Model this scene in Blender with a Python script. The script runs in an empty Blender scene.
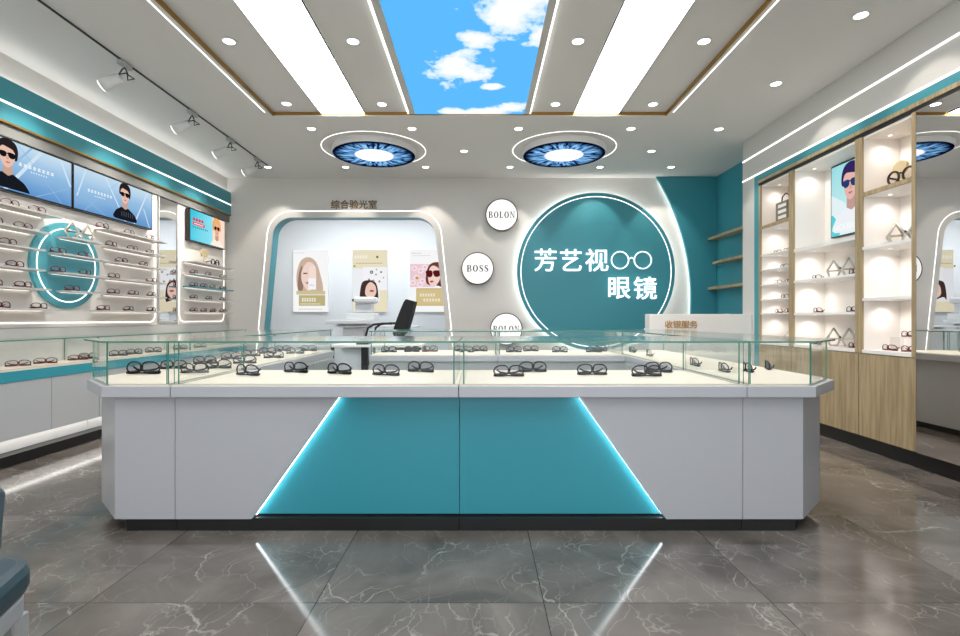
import bpy, bmesh, math, random
from mathutils import Vector, Matrix
random.seed(7)
PI = math.pi
SC = bpy.context.scene
COL = SC.collection
F = 511.0; CX = 480.0; CY = 319.0

# ------------------------------------------------------------------ materials
def srgb(r, g, b):
    f = lambda c: (c/255/12.92) if c/255 <= .04045 else ((c/255+.055)/1.055)**2.4
    return (f(r), f(g), f(b), 1)

def mat(name, col, rough=.5, metal=0, spec=.5, emit=None, es=1.0, coat=0, bump=0, bscale=60, var=0, vscale=3):
    m = bpy.data.materials.new(name); m.use_nodes = True
    nt = m.node_tree; b = nt.nodes['Principled BSDF']
    b.inputs['Base Color'].default_value = col
    b.inputs['Roughness'].default_value = rough
    b.inputs['Metallic'].default_value = metal
    b.inputs['Specular IOR Level'].default_value = spec
    b.inputs['Coat Weight'].default_value = coat
    if emit:
        b.inputs['Emission Color'].default_value = emit
        b.inputs['Emission Strength'].default_value = es
    if bump or var:
        tc = nt.nodes.new('ShaderNodeTexCoord')
        n = nt.nodes.new('ShaderNodeTexNoise'); n.inputs['Scale'].default_value = bscale if bump else vscale
        nt.links.new(tc.outputs['Object'], n.inputs['Vector'])
        if bump:
            bp = nt.nodes.new('ShaderNodeBump'); bp.inputs['Strength'].default_value = bump
            nt.links.new(n.outputs['Fac'], bp.inputs['Height']); nt.links.new(bp.outputs['Normal'], b.inputs['Normal'])
        if var:
            cr = nt.nodes.new('ShaderNodeValToRGB')
            c2 = tuple(max(0, c*(1-var)) for c in col[:3]) + (1,)
            cr.color_ramp.elements[0].color = c2; cr.color_ramp.elements[1].color = col
            cr.color_ramp.elements[0].position = .3; cr.color_ramp.elements[1].position = .7
            nt.links.new(n.outputs['Fac'], cr.inputs['Fac']); nt.links.new(cr.outputs['Color'], b.inputs['Base Color'])
    return m

def emis(name, col, s):
    m = bpy.data.materials.new(name); m.use_nodes = True; nt = m.node_tree
    nt.nodes.remove(nt.nodes['Principled BSDF'])
    e = nt.nodes.new('ShaderNodeEmission'); e.inputs['Color'].default_value = col; e.inputs['Strength'].default_value = s
    nt.links.new(e.outputs[0], nt.nodes['Material Output'].inputs['Surface'])
    return m

def glassmat(name, tint, gloss=1.0, rough=.02):
    m = bpy.data.materials.new(name); m.use_nodes = True; nt = m.node_tree
    nt.nodes.remove(nt.nodes['Principled BSDF'])
    t = nt.nodes.new('ShaderNodeBsdfTransparent'); t.inputs['Color'].default_value = tint
    g = nt.nodes.new('ShaderNodeBsdfGlossy'); g.inputs['Roughness'].default_value = rough
    g.inputs['Color'].default_value = (gloss, gloss, gloss, 1)
    f = nt.nodes.new('ShaderNodeFresnel'); ge = nt.nodes.new('ShaderNodeNewGeometry')
    mr = nt.nodes.new('ShaderNodeMapRange'); mr.inputs['To Min'].default_value = 1.24; mr.inputs['To Max'].default_value = 1/1.24
    nt.links.new(ge.outputs['Backfacing'], mr.inputs['Value']); nt.links.new(mr.outputs[0], f.inputs['IOR'])
    mx = nt.nodes.new('ShaderNodeMixShader')
    nt.links.new(f.outputs[0], mx.inputs[0]); nt.links.new(t.outputs[0], mx.inputs[1]); nt.links.new(g.outputs[0], mx.inputs[2])
    nt.links.new(mx.outputs[0], nt.nodes['Material Output'].inputs['Surface'])
    return m

def marble():
    m = bpy.data.materials.new('marble_floor'); m.use_nodes = True; nt = m.node_tree
    N = nt.nodes.new; L = nt.links.new; b = nt.nodes['Principled BSDF']
    tc = N('ShaderNodeTexCoord')
    sep = N('ShaderNodeSeparateXYZ'); L(tc.outputs['Object'], sep.inputs[0])
    def M(op, a, bb=None):
        n = N('ShaderNodeMath'); n.operation = op
        for i, v in enumerate((a, bb)):
            if v is None: continue
            if isinstance(v, (int, float)): n.inputs[i].default_value = v
            else: L(v, n.inputs[i])
        return n.outputs[0]
    TX, TY = .803, .8
    gx = M('DIVIDE', M('SUBTRACT', sep.outputs[0], .225), TX); gy = M('DIVIDE', M('SUBTRACT', sep.outputs[1], 1.80), TY)
    ix = M('FLOOR', gx); iy = M('FLOOR', gy)
    fx = M('FRACT', gx); fy = M('FRACT', gy)
    dx = M('MULTIPLY', M('MINIMUM', fx, M('SUBTRACT', 1, fx)), TX); dy = M('MULTIPLY', M('MINIMUM', fy, M('SUBTRACT', 1, fy)), TY)
    line = M('LESS_THAN', M('MINIMUM', dx, dy), .0016)
    # each tile samples the stone somewhere else
    off = N('ShaderNodeCombineXYZ'); L(M('MULTIPLY', ix, 3.7), off.inputs[0]); L(M('MULTIPLY', iy, 5.3), off.inputs[1]); L(M('MULTIPLY', M('ADD', ix, iy), 1.9), off.inputs[2])
    add = N('ShaderNodeVectorMath'); add.operation = 'ADD'; L(tc.outputs['Object'], add.inputs[0]); L(off.outputs[0], add.inputs[1])
    n1 = N('ShaderNodeTexNoise'); n1.inputs['Scale'].default_value = 1.8; n1.inputs['Detail'].default_value = 9; n1.inputs['Distortion'].default_value = 1.2
    L(add.outputs[0], n1.inputs['Vector'])
    cr = N('ShaderNodeValToRGB'); e = cr.color_ramp.elements
    e[0].position = .3; e[0].color = (.082, .070, .060, 1); e[1].position = .75; e[1].color = (.225, .195, .17, 1)
    L(n1.outputs['Fac'], cr.inputs['Fac'])
    # warp for veins
    w = N('ShaderNodeTexNoise'); w.inputs['Scale'].default_value = 2.5; w.inputs['Detail'].default_value = 5; L(add.outputs[0], w.inputs['Vector'])
    wm = N('ShaderNodeVectorMath'); wm.operation = 'SCALE'; wm.inputs['Scale'].default_value = .45; L(w.outputs['Color'], wm.inputs[0])
    wa = N('ShaderNodeVectorMath'); wa.operation = 'ADD'; L(add.outputs[0], wa.inputs[0]); L(wm.outputs[0], wa.inputs[1])
    def vein(scale, width, st):
        v = N('ShaderNodeTexVoronoi'); v.feature = 'DISTANCE_TO_EDGE'; v.inputs['Scale'].default_value = scale
        mp = N('ShaderNodeMapping'); mp.inputs['Rotation'].default_value = (0, 0, .6); mp.inputs['Scale'].default_value = (1, .45, 1)
        L(wa.outputs[0], mp.inputs[0]); L(mp.outputs[0], v.inputs['Vector'])
        r = N('ShaderNodeMapRange'); r.inputs['From Min'].default_value = 0; r.inputs['From Max'].default_value = width
        r.inputs['To Min'].default_value = st; r.inputs['To Max'].default_value = 0
        L(v.outputs['Distance'], r.inputs['Value']); return r.outputs[0]
    nn = N('ShaderNodeTexNoise'); nn.inputs['Scale'].default_value = 5; L(add.outputs[0], nn.inputs['Vector'])
    brk = N('ShaderNodeMapRange'); brk.inputs['From Min'].default_value = .38; brk.inputs['From Max'].default_value = .62; L(nn.outputs['Fac'], brk.inputs['Value'])
    vs = M('MULTIPLY', M('ADD', M('ADD', vein(1.7, .007, .6), vein(8.5, .022, .3)), vein(3.8, .009, .42)), brk.outputs[0])
    mx = N('ShaderNodeMix'); mx.data_type = 'RGBA'; L(vs, mx.inputs['Factor']); L(cr.outputs[0], mx.inputs['A']); mx.inputs['B'].default_value = (.50, .47, .42, 1)
    m2 = N('ShaderNodeMix'); m2.data_type = 'RGBA'; L(line, m2.inputs['Factor']); L(mx.outputs['Result'], m2.inputs['A']); m2.inputs['B'].default_value = (.03, .028, .025, 1)
    L(m2.outputs['Result'], b.inputs['Base Color'])
    b.inputs['Roughness'].default_value = .1; b.inputs['Specular IOR Level'].default_value = .5
    return m

def wood(name, c1, c2):
    m = bpy.data.materials.new(name); m.use_nodes = True; nt = m.node_tree
    N = nt.nodes.new; L = nt.links.new; b = nt.nodes['Principled BSDF']
    tc = N('ShaderNodeTexCoord'); mp = N('ShaderNodeMapping'); mp.inputs['Scale'].default_value = (18, 18, 1.1)
    L(tc.outputs['Object'], mp.inputs[0])
    n = N('ShaderNodeTexNoise'); n.inputs['Scale'].default_value = 2.2; n.inputs['Detail'].default_value = 7; n.inputs['Distortion'].default_value = .5
    L(mp.outputs[0], n.inputs['Vector'])
    cr = N('ShaderNodeValToRGB'); e = cr.color_ramp.elements; e[0].position = .35; e[0].color = c1; e[1].position = .65; e[1].color = c2
    L(n.outputs['Fac'], cr.inputs['Fac']); L(cr.outputs[0], b.inputs['Base Color'])
    b.inputs['Roughness'].default_value = .42
    return m

def sky_mat():
    # printed cloud picture of the backlit ceiling panel
    m = bpy.data.materials.new('sky_picture'); m.use_nodes = True; nt = m.node_tree
    N = nt.nodes.new; L = nt.links.new; nt.nodes.remove(nt.nodes['Principled BSDF'])
    tc = N('ShaderNodeTexCoord')
    n2 = N('ShaderNodeTexNoise'); n2.inputs['Scale'].default_value = 4.2; n2.inputs['Detail'].default_value = 9; n2.inputs['Roughness'].default_value = .62
    L(tc.outputs['Object'], n2.inputs['Vector'])
    # blobs: distance to a few cloud centres, roughened by the noise
    cl = [(-.157, 4.02, .25, .28), (.24, 3.2, .27, .38), (.40, 3.55, .12, .2), (-.02, 3.57, .15, .12), (-.03, 4.86, .42, .14), (.3, 4.75, .14, .12), (.1, 4.32, .1, .07)]
    last = None
    for (x, y, rx, ry) in cl:
        mp = N('ShaderNodeMapping'); mp.vector_type = 'TEXTURE'; mp.inputs['Location'].default_value = (x, y, 0); mp.inputs['Scale'].default_value = (rx, ry, 1)
        L(tc.outputs['Object'], mp.inputs[0])
        sx = N('ShaderNodeSeparateXYZ'); L(mp.outputs[0], sx.inputs[0]); cb = N('ShaderNodeCombineXYZ'); L(sx.outputs[0], cb.inputs[0]); L(sx.outputs[1], cb.inputs[1])
        ln = N('ShaderNodeVectorMath'); ln.operation = 'LENGTH'; L(cb.outputs[0], ln.inputs[0])
        if last is None: last = ln.outputs['Value']
        else:
            mn = N('ShaderNodeMath'); mn.operation = 'MINIMUM'; L(last, mn.inputs[0]); L(ln.outputs['Value'], mn.inputs[1]); last = mn.outputs[0]
    ns = N('ShaderNodeMath'); ns.operation = 'MULTIPLY_ADD'; L(n2.outputs['Fac'], ns.inputs[0]); ns.inputs[1].default_value = -2.9; ns.inputs[2].default_value = 1.43
    ad = N('ShaderNodeMath'); ad.operation = 'ADD'; L(last, ad.inputs[0]); L(ns.outputs[0], ad.inputs[1])
    cr = N('ShaderNodeValToRGB'); e = cr.color_ramp.elements
    e[0].position = .45; e[0].color = srgb(248, 251, 255); e[1].position = 1.0; e[1].color = srgb(92, 184, 250)
    x = e.new(.80); x.color = srgb(205, 232, 252)
    L(ad.outputs[0], cr.inputs['Fac'])
    em = N('ShaderNodeEmission'); L(cr.outputs[0], em.inputs['Color']); em.inputs['Strength'].default_value = .85
    L(em.outputs[0], nt.nodes['Material Output'].inputs['Surface'])
    return m

def eye_mat():
    m = bpy.data.materials.new('iris_picture'); m.use_nodes = True; nt = m.node_tree
    N = nt.nodes.new; L = nt.links.new; nt.nodes.remove(nt.nodes['Principled BSDF'])
    tc = N('ShaderNodeTexCoord')
    sx = N('ShaderNodeSeparateXYZ'); L(tc.outputs['Object'], sx.inputs[0])
    cb = N('ShaderNodeCombineXYZ'); L(sx.outputs[0], cb.inputs[0]); L(sx.outputs[1], cb.inputs[1])
    ln = N('ShaderNodeVectorMath'); ln.operation = 'LENGTH'; L(cb.outputs[0], ln.inputs[0])
    nv = N('ShaderNodeVectorMath'); nv.operation = 'NORMALIZE'; L(cb.outputs[0], nv.inputs[0])
    # streaks vary with direction mostly, a little with radius
    sc = N('ShaderNodeVectorMath'); sc.operation = 'SCALE'; sc.inputs['Scale'].default_value = 5.5; L(nv.outputs[0], sc.inputs[0])
    r3 = N('ShaderNodeCombineXYZ'); 
    rm = N('ShaderNodeMath'); rm.operation = 'MULTIPLY'; L(ln.outputs['Value'], rm.inputs[0]); rm.inputs[1].default_value = 5; L(rm.outputs[0], r3.inputs[2])
    ad = N('ShaderNodeVectorMath'); ad.operation = 'ADD'; L(sc.outputs[0], ad.inputs[0]); L(r3.outputs[0], ad.inputs[1])
    n = N('ShaderNodeTexNoise'); n.inputs['Scale'].default_value = 1.6; n.inputs['Detail'].default_value = 4; L(ad.outputs[0], n.inputs['Vector'])
    cr = N('ShaderNodeValToRGB'); e = cr.color_ramp.elements
    e[0].position = .41; e[0].color = srgb(10, 20, 56); e[1].position = .62; e[1].color = srgb(150, 205, 245)
    x = e.new(.47); x.color = srgb(70, 130, 195)
    L(n.outputs['Fac'], cr.inputs['Fac'])
    # radial profile
    rr = N('ShaderNodeMath'); rr.operation = 'DIVIDE'; L(ln.outputs['Value'], rr.inputs[0]); rr.inputs[1].default_value = .466
    nz = N('ShaderNodeMath'); nz.operation = 'MULTIPLY_ADD'; L(n.outputs['Fac'], nz.inputs[0]); nz.inputs[1].default_value = .12; L(rr.outputs[0], nz.inputs[2])
    cr2 = N('ShaderNodeValToRGB'); e = cr2.color_ramp.elements
    e[0].position = .50; e[0].color = (1, 1, 1, 1); e[1].position = .55; e[1].color = (0, 0, 0, 1)
    L(nz.outputs[0], cr2.inputs['Fac'])
    cr3 = N('ShaderNodeValToRGB'); e = cr3.color_ramp.elements
    e[0].position = .82; e[0].color = (1, 1, 1, 1); e[1].position = 1.0; e[1].color = (.02, .02, .05, 1)
    L(nz.outputs[0], cr3.inputs['Fac'])
    mu = N('ShaderNodeMix'); mu.data_type = 'RGBA'; mu.blend_type = 'MULTIPLY'; mu.inputs['Factor'].default_value = 1
    L(cr.outputs[0], mu.inputs['A']); L(cr3.outputs[0], mu.inputs['B'])
    mx = N('ShaderNodeMix'); mx.data_type = 'RGBA'; L(cr2.outputs[0], mx.inputs['Factor']); L(mu.outputs['Result'], mx.inputs['A']); mx.inputs['B'].default_value = (1.3, 1.3, 1.35, 1)
    em = N('ShaderNodeEmission'); L(mx.outputs['Result'], em.inputs['Color']); em.inputs['Strength'].default_value = .85
    L(em.outputs[0], nt.nodes['Material Output'].inputs['Surface'])
    return m

MT = {}
MT['floor'] = marble()
MT['ceil'] = mat('ceiling_paint', srgb(222, 221, 219), .7)
MT['wall'] = mat('wall_paint', srgb(216, 213, 208), .6)
MT['wallgrey'] = mat('grey_wall_paint', srgb(205, 204, 200), .6)
MT['roomwall'] = mat('room_wall_paint', srgb(226, 230, 234), .6)
MT['teal'] = mat('teal_paint', srgb(60, 145, 159), .45)
MT['tealdisc'] = mat('lit_teal_paint', srgb(88, 174, 188), .45)  # teal with the stronger light on the disc put into its colour
MT['tealgloss'] = mat('teal_lacquer', srgb(58, 156, 172), .25)
MT['gold'] = mat('brass_trim', srgb(176, 138, 72), .35, metal=.8)
MT['white'] = mat('white_lacquer', srgb(236, 235, 232), .3)
MT['panelgrey'] = mat('pale_grey_lacquer', srgb(190, 191, 195), .3)
MT['cabgrey'] = mat('grey_door', srgb(188, 190, 190), .3)
MT['cream'] = mat('cream_backboard', srgb(248, 240, 232), .5)
MT['niche'] = mat('warm_white_board', srgb(244, 239, 234), .4)
MT['deck'] = mat('cream_display_base', srgb(232, 219, 203), .5)
MT['black'] = mat('black_laminate', srgb(22, 22, 22), .35)
MT['blackmetal'] = mat('black_metal', srgb(18, 18, 18), .4)
MT['blackfab'] = mat('black_fabric', srgb(20, 20, 22), .8, bump=.2, bscale=300)
MT['wood'] = wood('oak_veneer', srgb(150, 130, 98), srgb(182, 162, 126))
MT['shelf'] = mat('grey_shelf_board', srgb(196, 193, 188), .3)
MT['shelfteal'] = mat('teal_shelf_board', srgb(60, 140, 155), .3)
MT['seam'] = mat('dark_seam', srgb(60, 62, 62), .7)
MT['led'] = emis('led_white', (1, .98, .95, 1), 1.7)
MT['ledhot'] = emis('led_strip_hot', (1, .97, .92, 1), 7)
MT['ledcool'] = emis('led_strip_cool', (.9, .98, 1, 1), 7)
MT['panel'] = emis('light_panel', (1, .985, .965, 1), 8.5)
MT['downlight'] = emis('downlight_lens', (1, .96, .9, 1), 5)
MT['shelfled'] = emis('under_shelf_led', (1, .95, .9, 1), 1.8)
MT['puck'] = emis('cabinet_light_lens', (1, .95, .88, 1), 1.6)
MT['sign'] = emis('lit_acrylic', (1, .995, .98, 1), .9)
MT['glass'] = glassmat('showcase_glass', (.98, .99, .985, 1))
MT['glasstop'] = glassmat('showcase_top_glass', (.98, .99, .985, 1), rough=.12)
MT['glassedge'] = mat('green_glass_edge', srgb(66, 138, 116), .15)
MT['lens'] = glassmat('spectacle_lens', (.88, .88, .90, 1))
MT['lensclear'] = glassmat('clear_spectacle_lens', (.92, .92, .92, 1))
MT['lensdark'] = glassmat('dark_spectacle_lens', (.22, .25, .27, 1))
MT['frameblack'] = mat('black_acetate', srgb(9, 9, 9), .4, spec=.2)
MT['framered'] = mat('dark_red_acetate', srgb(92, 14, 26), .25)
MT['frametort'] = mat('tortoiseshell_acetate', srgb(110, 62, 26), .25, var=.8, vscale=60)
MT['mirror'] = mat('mirror_silver', (.80, .80, .80, 1), .0, metal=1)
MT['chrome'] = mat('chrome', (.7, .7, .7, 1), .2, metal=1)
MT['lettering'] = mat('white_lettering', srgb(245, 245, 245), .4, emit=(1, 1, 1, 1), es=.75)
MT['goldletter'] = mat('gold_lettering', srgb(184, 142, 84), .4)
MT['bronzeletter'] = mat('bronze_lettering', srgb(122, 98, 60), .4)
MT['inkblack'] = mat('black_ink', srgb(25, 25, 25), .6)
MT['sky'] = sky_mat(); MT['eye'] = eye_mat()
MT['plastic'] = mat('white_plastic', srgb(232, 234, 236), .35)
MT['leather'] = mat('dark_teal_leather', srgb(52, 72, 80), .45, bump=.15, bscale=180)
MT['chairgrey'] = mat('pale_grey_chair_frame', srgb(175, 176, 176), .35)
MT['beige'] = mat('beige_ceramic', srgb(205, 188, 150), .5)
MT['silverwire'] = mat('champagne_wire', srgb(205, 200, 190), .3, metal=.3)
MT['bag'] = mat('grey_bag_leather', srgb(120, 112, 104), .5)
MT['handle'] = mat('cabinet_back_grey', srgb(170, 176, 176), .3)
_pc = {}
def ink(r, g, b, s=1.0):
    k = (r, g, b, s)
    if k not in _pc: _pc[k] = emis('screen_ink_%d_%d_%d' % (r, g, b), srgb(r, g, b), s*.82)
    return _pc[k]
def pink(r, g, b):
    k = ('p', r, g, b)
    if k not in _pc: _pc[k] = mat('print_ink_%d_%d_%d' % (r, g, b), srgb(r, g, b), .5, emit=srgb(r, g, b), es=.45)
    return _pc[k]

# ------------------------------------------------------------------ mesh helpers
LABELS = []
def tagit(o, label=None, cat=None, group=None, kind=None):
    if label: o['label'] = label; LABELS.append((label, o))
    if cat: o['category'] = cat
    if group: o['group'] = group
    if kind: o['kind'] = kind
    return o

def wpos(p):
    v = Vector((0, 0, 0))
    while p is not None: v += p.location; p = p.parent
    return v

def obj(name, bm, mats, parent=None, smooth=False, bevel=0):
    me = bpy.data.meshes.new(name)
    off = wpos(parent) if parent is not None else Vector((0, 0, 0))
    if off.length: bmesh.ops.translate(bm, vec=-off, verts=bm.verts)
    bm.to_mesh(me); bm.free()
    for m in (mats if isinstance(mats, (list, tuple)) else [mats]):
        me.materials.append(MT[m] if isinstance(m, str) else m)
    if smooth:
        for p in me.polygons: p.use_smooth = True
    o = bpy.data.objects.new(name, me); COL.objects.link(o); o.parent = parent
    if bevel:
        b = o.modifiers.new('bevel', 'BEVEL'); b.width = bevel; b.segments = 2; b.limit_method = 'ANGLE'
    return o

def thing(name, label, cat, loc, group=None):
    o = bpy.data.objects.new(name, None); COL.objects.link(o); o.location = loc; o.empty_display_size = .05
    return tagit(o, label, cat, group)

def struct(name, bm, m, parent=None, **k):
    o = obj(name, bm, m, parent, **k)
    if parent is None: o['kind'] = 'structure'
    return o

def box(bm, x0, x1, y0, y1, z0, z1, mi=0):
    v = [bm.verts.new(p) for p in ((x0, y0, z0), (x1, y0, z0), (x1, y1, z0), (x0, y1, z0), (x0, y0, z1), (x1, y0, z1), (x1, y1, z1), (x0, y1, z1))]
    for f in ((3, 2, 1, 0), (4, 5, 6, 7), (0, 1, 5, 4), (1, 2, 6, 5), (2, 3, 7, 6), (3, 0, 4, 7)):
        fc = bm.faces.new([v[i] for i in f]); fc.material_index = mi
    return bm
def B(*a): return box(bmesh.new(), *a)

def prism(bm, pts, z0, z1, mi=0, axis='z', side_mi=None):
    """extrude a flat outline; axis names the extrusion direction"""
    def P(a, b, c):
        return {'z': (a, b, c), 'y': (a, c, b), 'x': (c, a, b)}[axis]
    n = len(pts)
    lo = [bm.verts.new(P(p[0], p[1], z0)) for p in pts]; hi = [bm.verts.new(P(p[0], p[1], z1)) for p in pts]
    fs = [bm.faces.new(lo[::-1]), bm.faces.new(hi)]
    for f in fs: f.material_index = mi
    for i in range(n):
        f = bm.faces.new((lo[i], lo[(i+1) % n], hi[(i+1) % n], hi[i])); f.material_index = mi if side_mi is None else side_mi
    bmesh.ops.recalc_face_normals(bm, faces=bm.faces)
    return bm
def PR(pts, z0, z1, **k): return prism(bmesh.new(), pts, z0, z1, **k)

def tube(bm, pts, r, closed=False, n=6, mi=0):
    pts = [Vector(p) for p in pts]; m = len(pts); rings = []
    rr = r if isinstance(r, (list, tuple)) else [r]*m
    up = None
    for i, p in enumerate(pts):
        a = pts[(i-1) % m] if (closed or i > 0) else p
        b = pts[(i+1) % m] if (closed or i < m-1) else p
        t = (b-a)
        if t.length < 1e-9: t = Vector((0, 0, 1))
        t.normalize()
        if up is None:
            up = Vector((0, 0, 1)) if abs(t.z) < .9 else Vector((1, 0, 0))
        s = t.cross(up)
        if s.length < 1e-6: s = t.orthogonal()
        s.normalize(); up = s.cross(t).normalized()
        rings.append([bm.verts.new(p + (s*math.cos(2*PI*k/n) + up*math.sin(2*PI*k/n))*rr[i]) for k in range(n)])
    for i in range(m if closed else m-1):
        A, C = rings[i], rings[(i+1) % m]
        for k in range(n):
            f = bm.faces.new((A[k], A[(k+1) % n], C[(k+1) % n], C[k])); f.material_index = mi; f.smooth = True
    if not closed:
        bm.faces.new(rings[0][::-1]).material_index = mi; bm.faces.new(rings[-1]).material_index = mi
    return bm

def cyl(bm, c, r, z0, z1, n=32, mi=0, axis='z', r2=None):
    r2 = r if r2 is None else r2
    def P(a, b, h): return {'z': (c[0]+a, c[1]+b, h), 'y': (c[0]+a, h, c[1]+b), 'x': (h, c[0]+a, c[1]+b)}[axis]
    lo = [bm.verts.new(P(r*math.cos(2*PI*k/n), r*math.sin(2*PI*k/n), z0)) for k in range(n)]
    hi = [bm.verts.new(P(r2*math.cos(2*PI*k/n), r2*math.sin(2*PI*k/n), z1)) for k in range(n)]
    a = bm.faces.new(lo[::-1]); b = bm.faces.new(hi); a.material_index = b.material_index = mi
    for k in range(n):
        f = bm.faces.new((lo[k], lo[(k+1) % n], hi[(k+1) % n], hi[k])); f.material_index = mi
    bmesh.ops.recalc_face_normals(bm, faces=bm.faces)
    return bm

def band(bm, inner, outer, d0, d1, axis='y', mi=0):
    """ring-like solid between two matching outlines (closed), extruded d0..d1 along axis"""
    def P(p, d): return {'z': (p[0], p[1], d), 'y': (p[0], d, p[1]), 'x': (d, p[0], p[1])}[axis]
    n = len(inner)
    V = [[bm.verts.new(P(p, d)) for p in L] for L in (inner, outer) for d in (d0, d1)]
    a0, a1, b0, b1 = V
    for i in range(n):
        j = (i+1) % n
        for q in ((a0[i], a0[j], b0[j], b0[i]), (a1[j], a1[i], b1[i], b1[j]), (a0[j], a0[i], a1[i], a1[j]), (b0[i], b0[j], b1[j], b1[i])):
            f = bm.faces.new(q); f.material_index = mi
    bmesh.ops.recalc_face_normals(bm, faces=bm.faces)
    return bm

def circ(cx, cy, r, n=96, a0=0, a1=2*PI):
    return [(cx+r*math.cos(a0+(a1-a0)*k/n), cy+r*math.sin(a0+(a1-a0)*k/n)) for k in range(n)]

def rpoly(corners, rad, seg=10):
    """rounded polygon; rad = number or list"""
    out = []; n = len(corners)
    for i in range(n):
        r = rad[i] if isinstance(rad, (list, tuple)) else rad
        p = Vector(corners[i]); a = Vector(corners[i-1])-p; b = Vector(corners[(i+1) % n])-p
        if r <= 0: out += [tuple(p)]*1; continue
        a.normalize(); b.normalize()
        half = math.acos(max(-1, min(1, a.dot(b))))/2
        d = r/math.tan(half); c = p + (a+b).normalized()*(r/math.sin(half))
        s = p+a*d; e = p+b*d
        a1 = math.atan2(s.y-c.y, s.x-c.x); a2 = math.atan2(e.y-c.y, e.x-c.x)
        da = (a2-a1+PI) % (2*PI)-PI
        for k in range(seg+1):
            t = a1+da*k/seg; out.append((c.x+r*math.cos(t), c.y+r*math.sin(t)))
    return out

def text_mesh(s, size, extrude, bold, place, cx=True, spacing=1.0):
    """letter outlines as a bmesh; place maps (x right, y up, z out) to the world"""
    c = bpy.data.curves.new('lettering', 'FONT'); c.body = s; c.size = size; c.extrude = extrude; c.offset = bold
    c.space_character = spacing; c.resolution_u = 3
    o = bpy.data.objects.new('lettering', c); COL.objects.link(o); bpy.context.view_layer.update()
    dg = bpy.context.evaluated_depsgraph_get(); me = bpy.data.meshes.new_from_object(o.evaluated_get(dg))
    bm = bmesh.new(); bm.from_mesh(me); bpy.data.objects.remove(o); bpy.data.meshes.remove(me)
    xs = [v.co.x for v in bm.verts]; ys = [v.co.y for v in bm.verts]
    mx = (min(xs)+max(xs))/2 if cx else min(xs); my = (min(ys)+max(ys))/2
    for v in bm.verts: v.co = Vector(place(v.co.x-mx, v.co.y-my, v.co.z+extrude))
    for f in bm.faces: f.material_index = 0
    return bm

def lamp(name, kind, loc, energy, col, parent=None, target=None, **k):
    l = bpy.data.lights.new(name, kind); l.energy = energy; l.color = col
    for a, v in k.items(): setattr(l, a, v)
    o = bpy.data.objects.new(name, l); COL.objects.link(o)
    o.location = Vector(loc) - (wpos(parent) if parent else Vector((0, 0, 0))); o.parent = parent
    d = Vector(target)-Vector(loc) if target is not None else Vector((0, 0, -1))
    o.rotation_euler = d.to_track_quat('-Z', 'Y').to_euler()
    return o

def copy_tree(root, loc, rz=0, scale=1, label=None, group=None):
    r = root.copy(); COL.objects.link(r); r.location = loc; r.rotation_euler = (0, 0, rz); r.scale = (scale,)*3
    for ch in list(root.children):
        c = ch.copy(); COL.objects.link(c); c.parent = r
        for g in ch.children:
            d = g.copy(); COL.objects.link(d); d.parent = c
    if label: r['label'] = label; LABELS.append((label, r))
    if group: r['group'] = group
    return r

H = 2.95; XL = -3.5; YB = 7.07; XR = 3.24; XC = 2.90; IC = -.1
# ------------------------------------------------------------------ shell
struct('floor', B(-3.7, 3.5, -2.6, 9.0, -.1, 0), 'floor')
struct('wall_left', B(XL-.12, XL, -2.5, 8.6, 0, H+.1), 'wall')
struct('wall_right', B(XR, XR+.12, -2.5, 5.6, 0, H+.1), 'wall')
struct('wall_alcove', B(XR, XR+.12, 5.6, YB, 0, H+.1), 'teal')
RX0, RX1, RY0, RY1 = IC-1.89, IC+1.89, -.6, 4.91
bm = bmesh.new()
box(bm, -3.6, RX0, -2.6, 7.1, H, H+.1); box(bm, RX1, 3.4, -2.6, 7.1, H, H+.1)
box(bm, RX0, RX1, RY1, 7.1, H, H+.1); box(bm, RX0, RX1, -2.6, RY0, H, H+.1)
box(bm, RX0-.05, RX1+.05, RY0-.05, RY1+.05, H+.035, H+.1)
struct('ceiling', bm, 'ceil')
bm = bmesh.new()   # brass edge of the recess
box(bm, RX0, RX0+.009, RY0, RY1, H-.002, H+.034); box(bm, RX1-.009, RX1, RY0, RY1, H-.002, H+.034)
box(bm, RX0+.009, RX1-.009, RY1-.006, RY1, H+.008, H+.034); box(bm, RX0+.009, RX1-.009, RY1-.012, RY1-.0061, H+.022, H+.034)
struct('trim_1', bm, 'gold')

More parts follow.
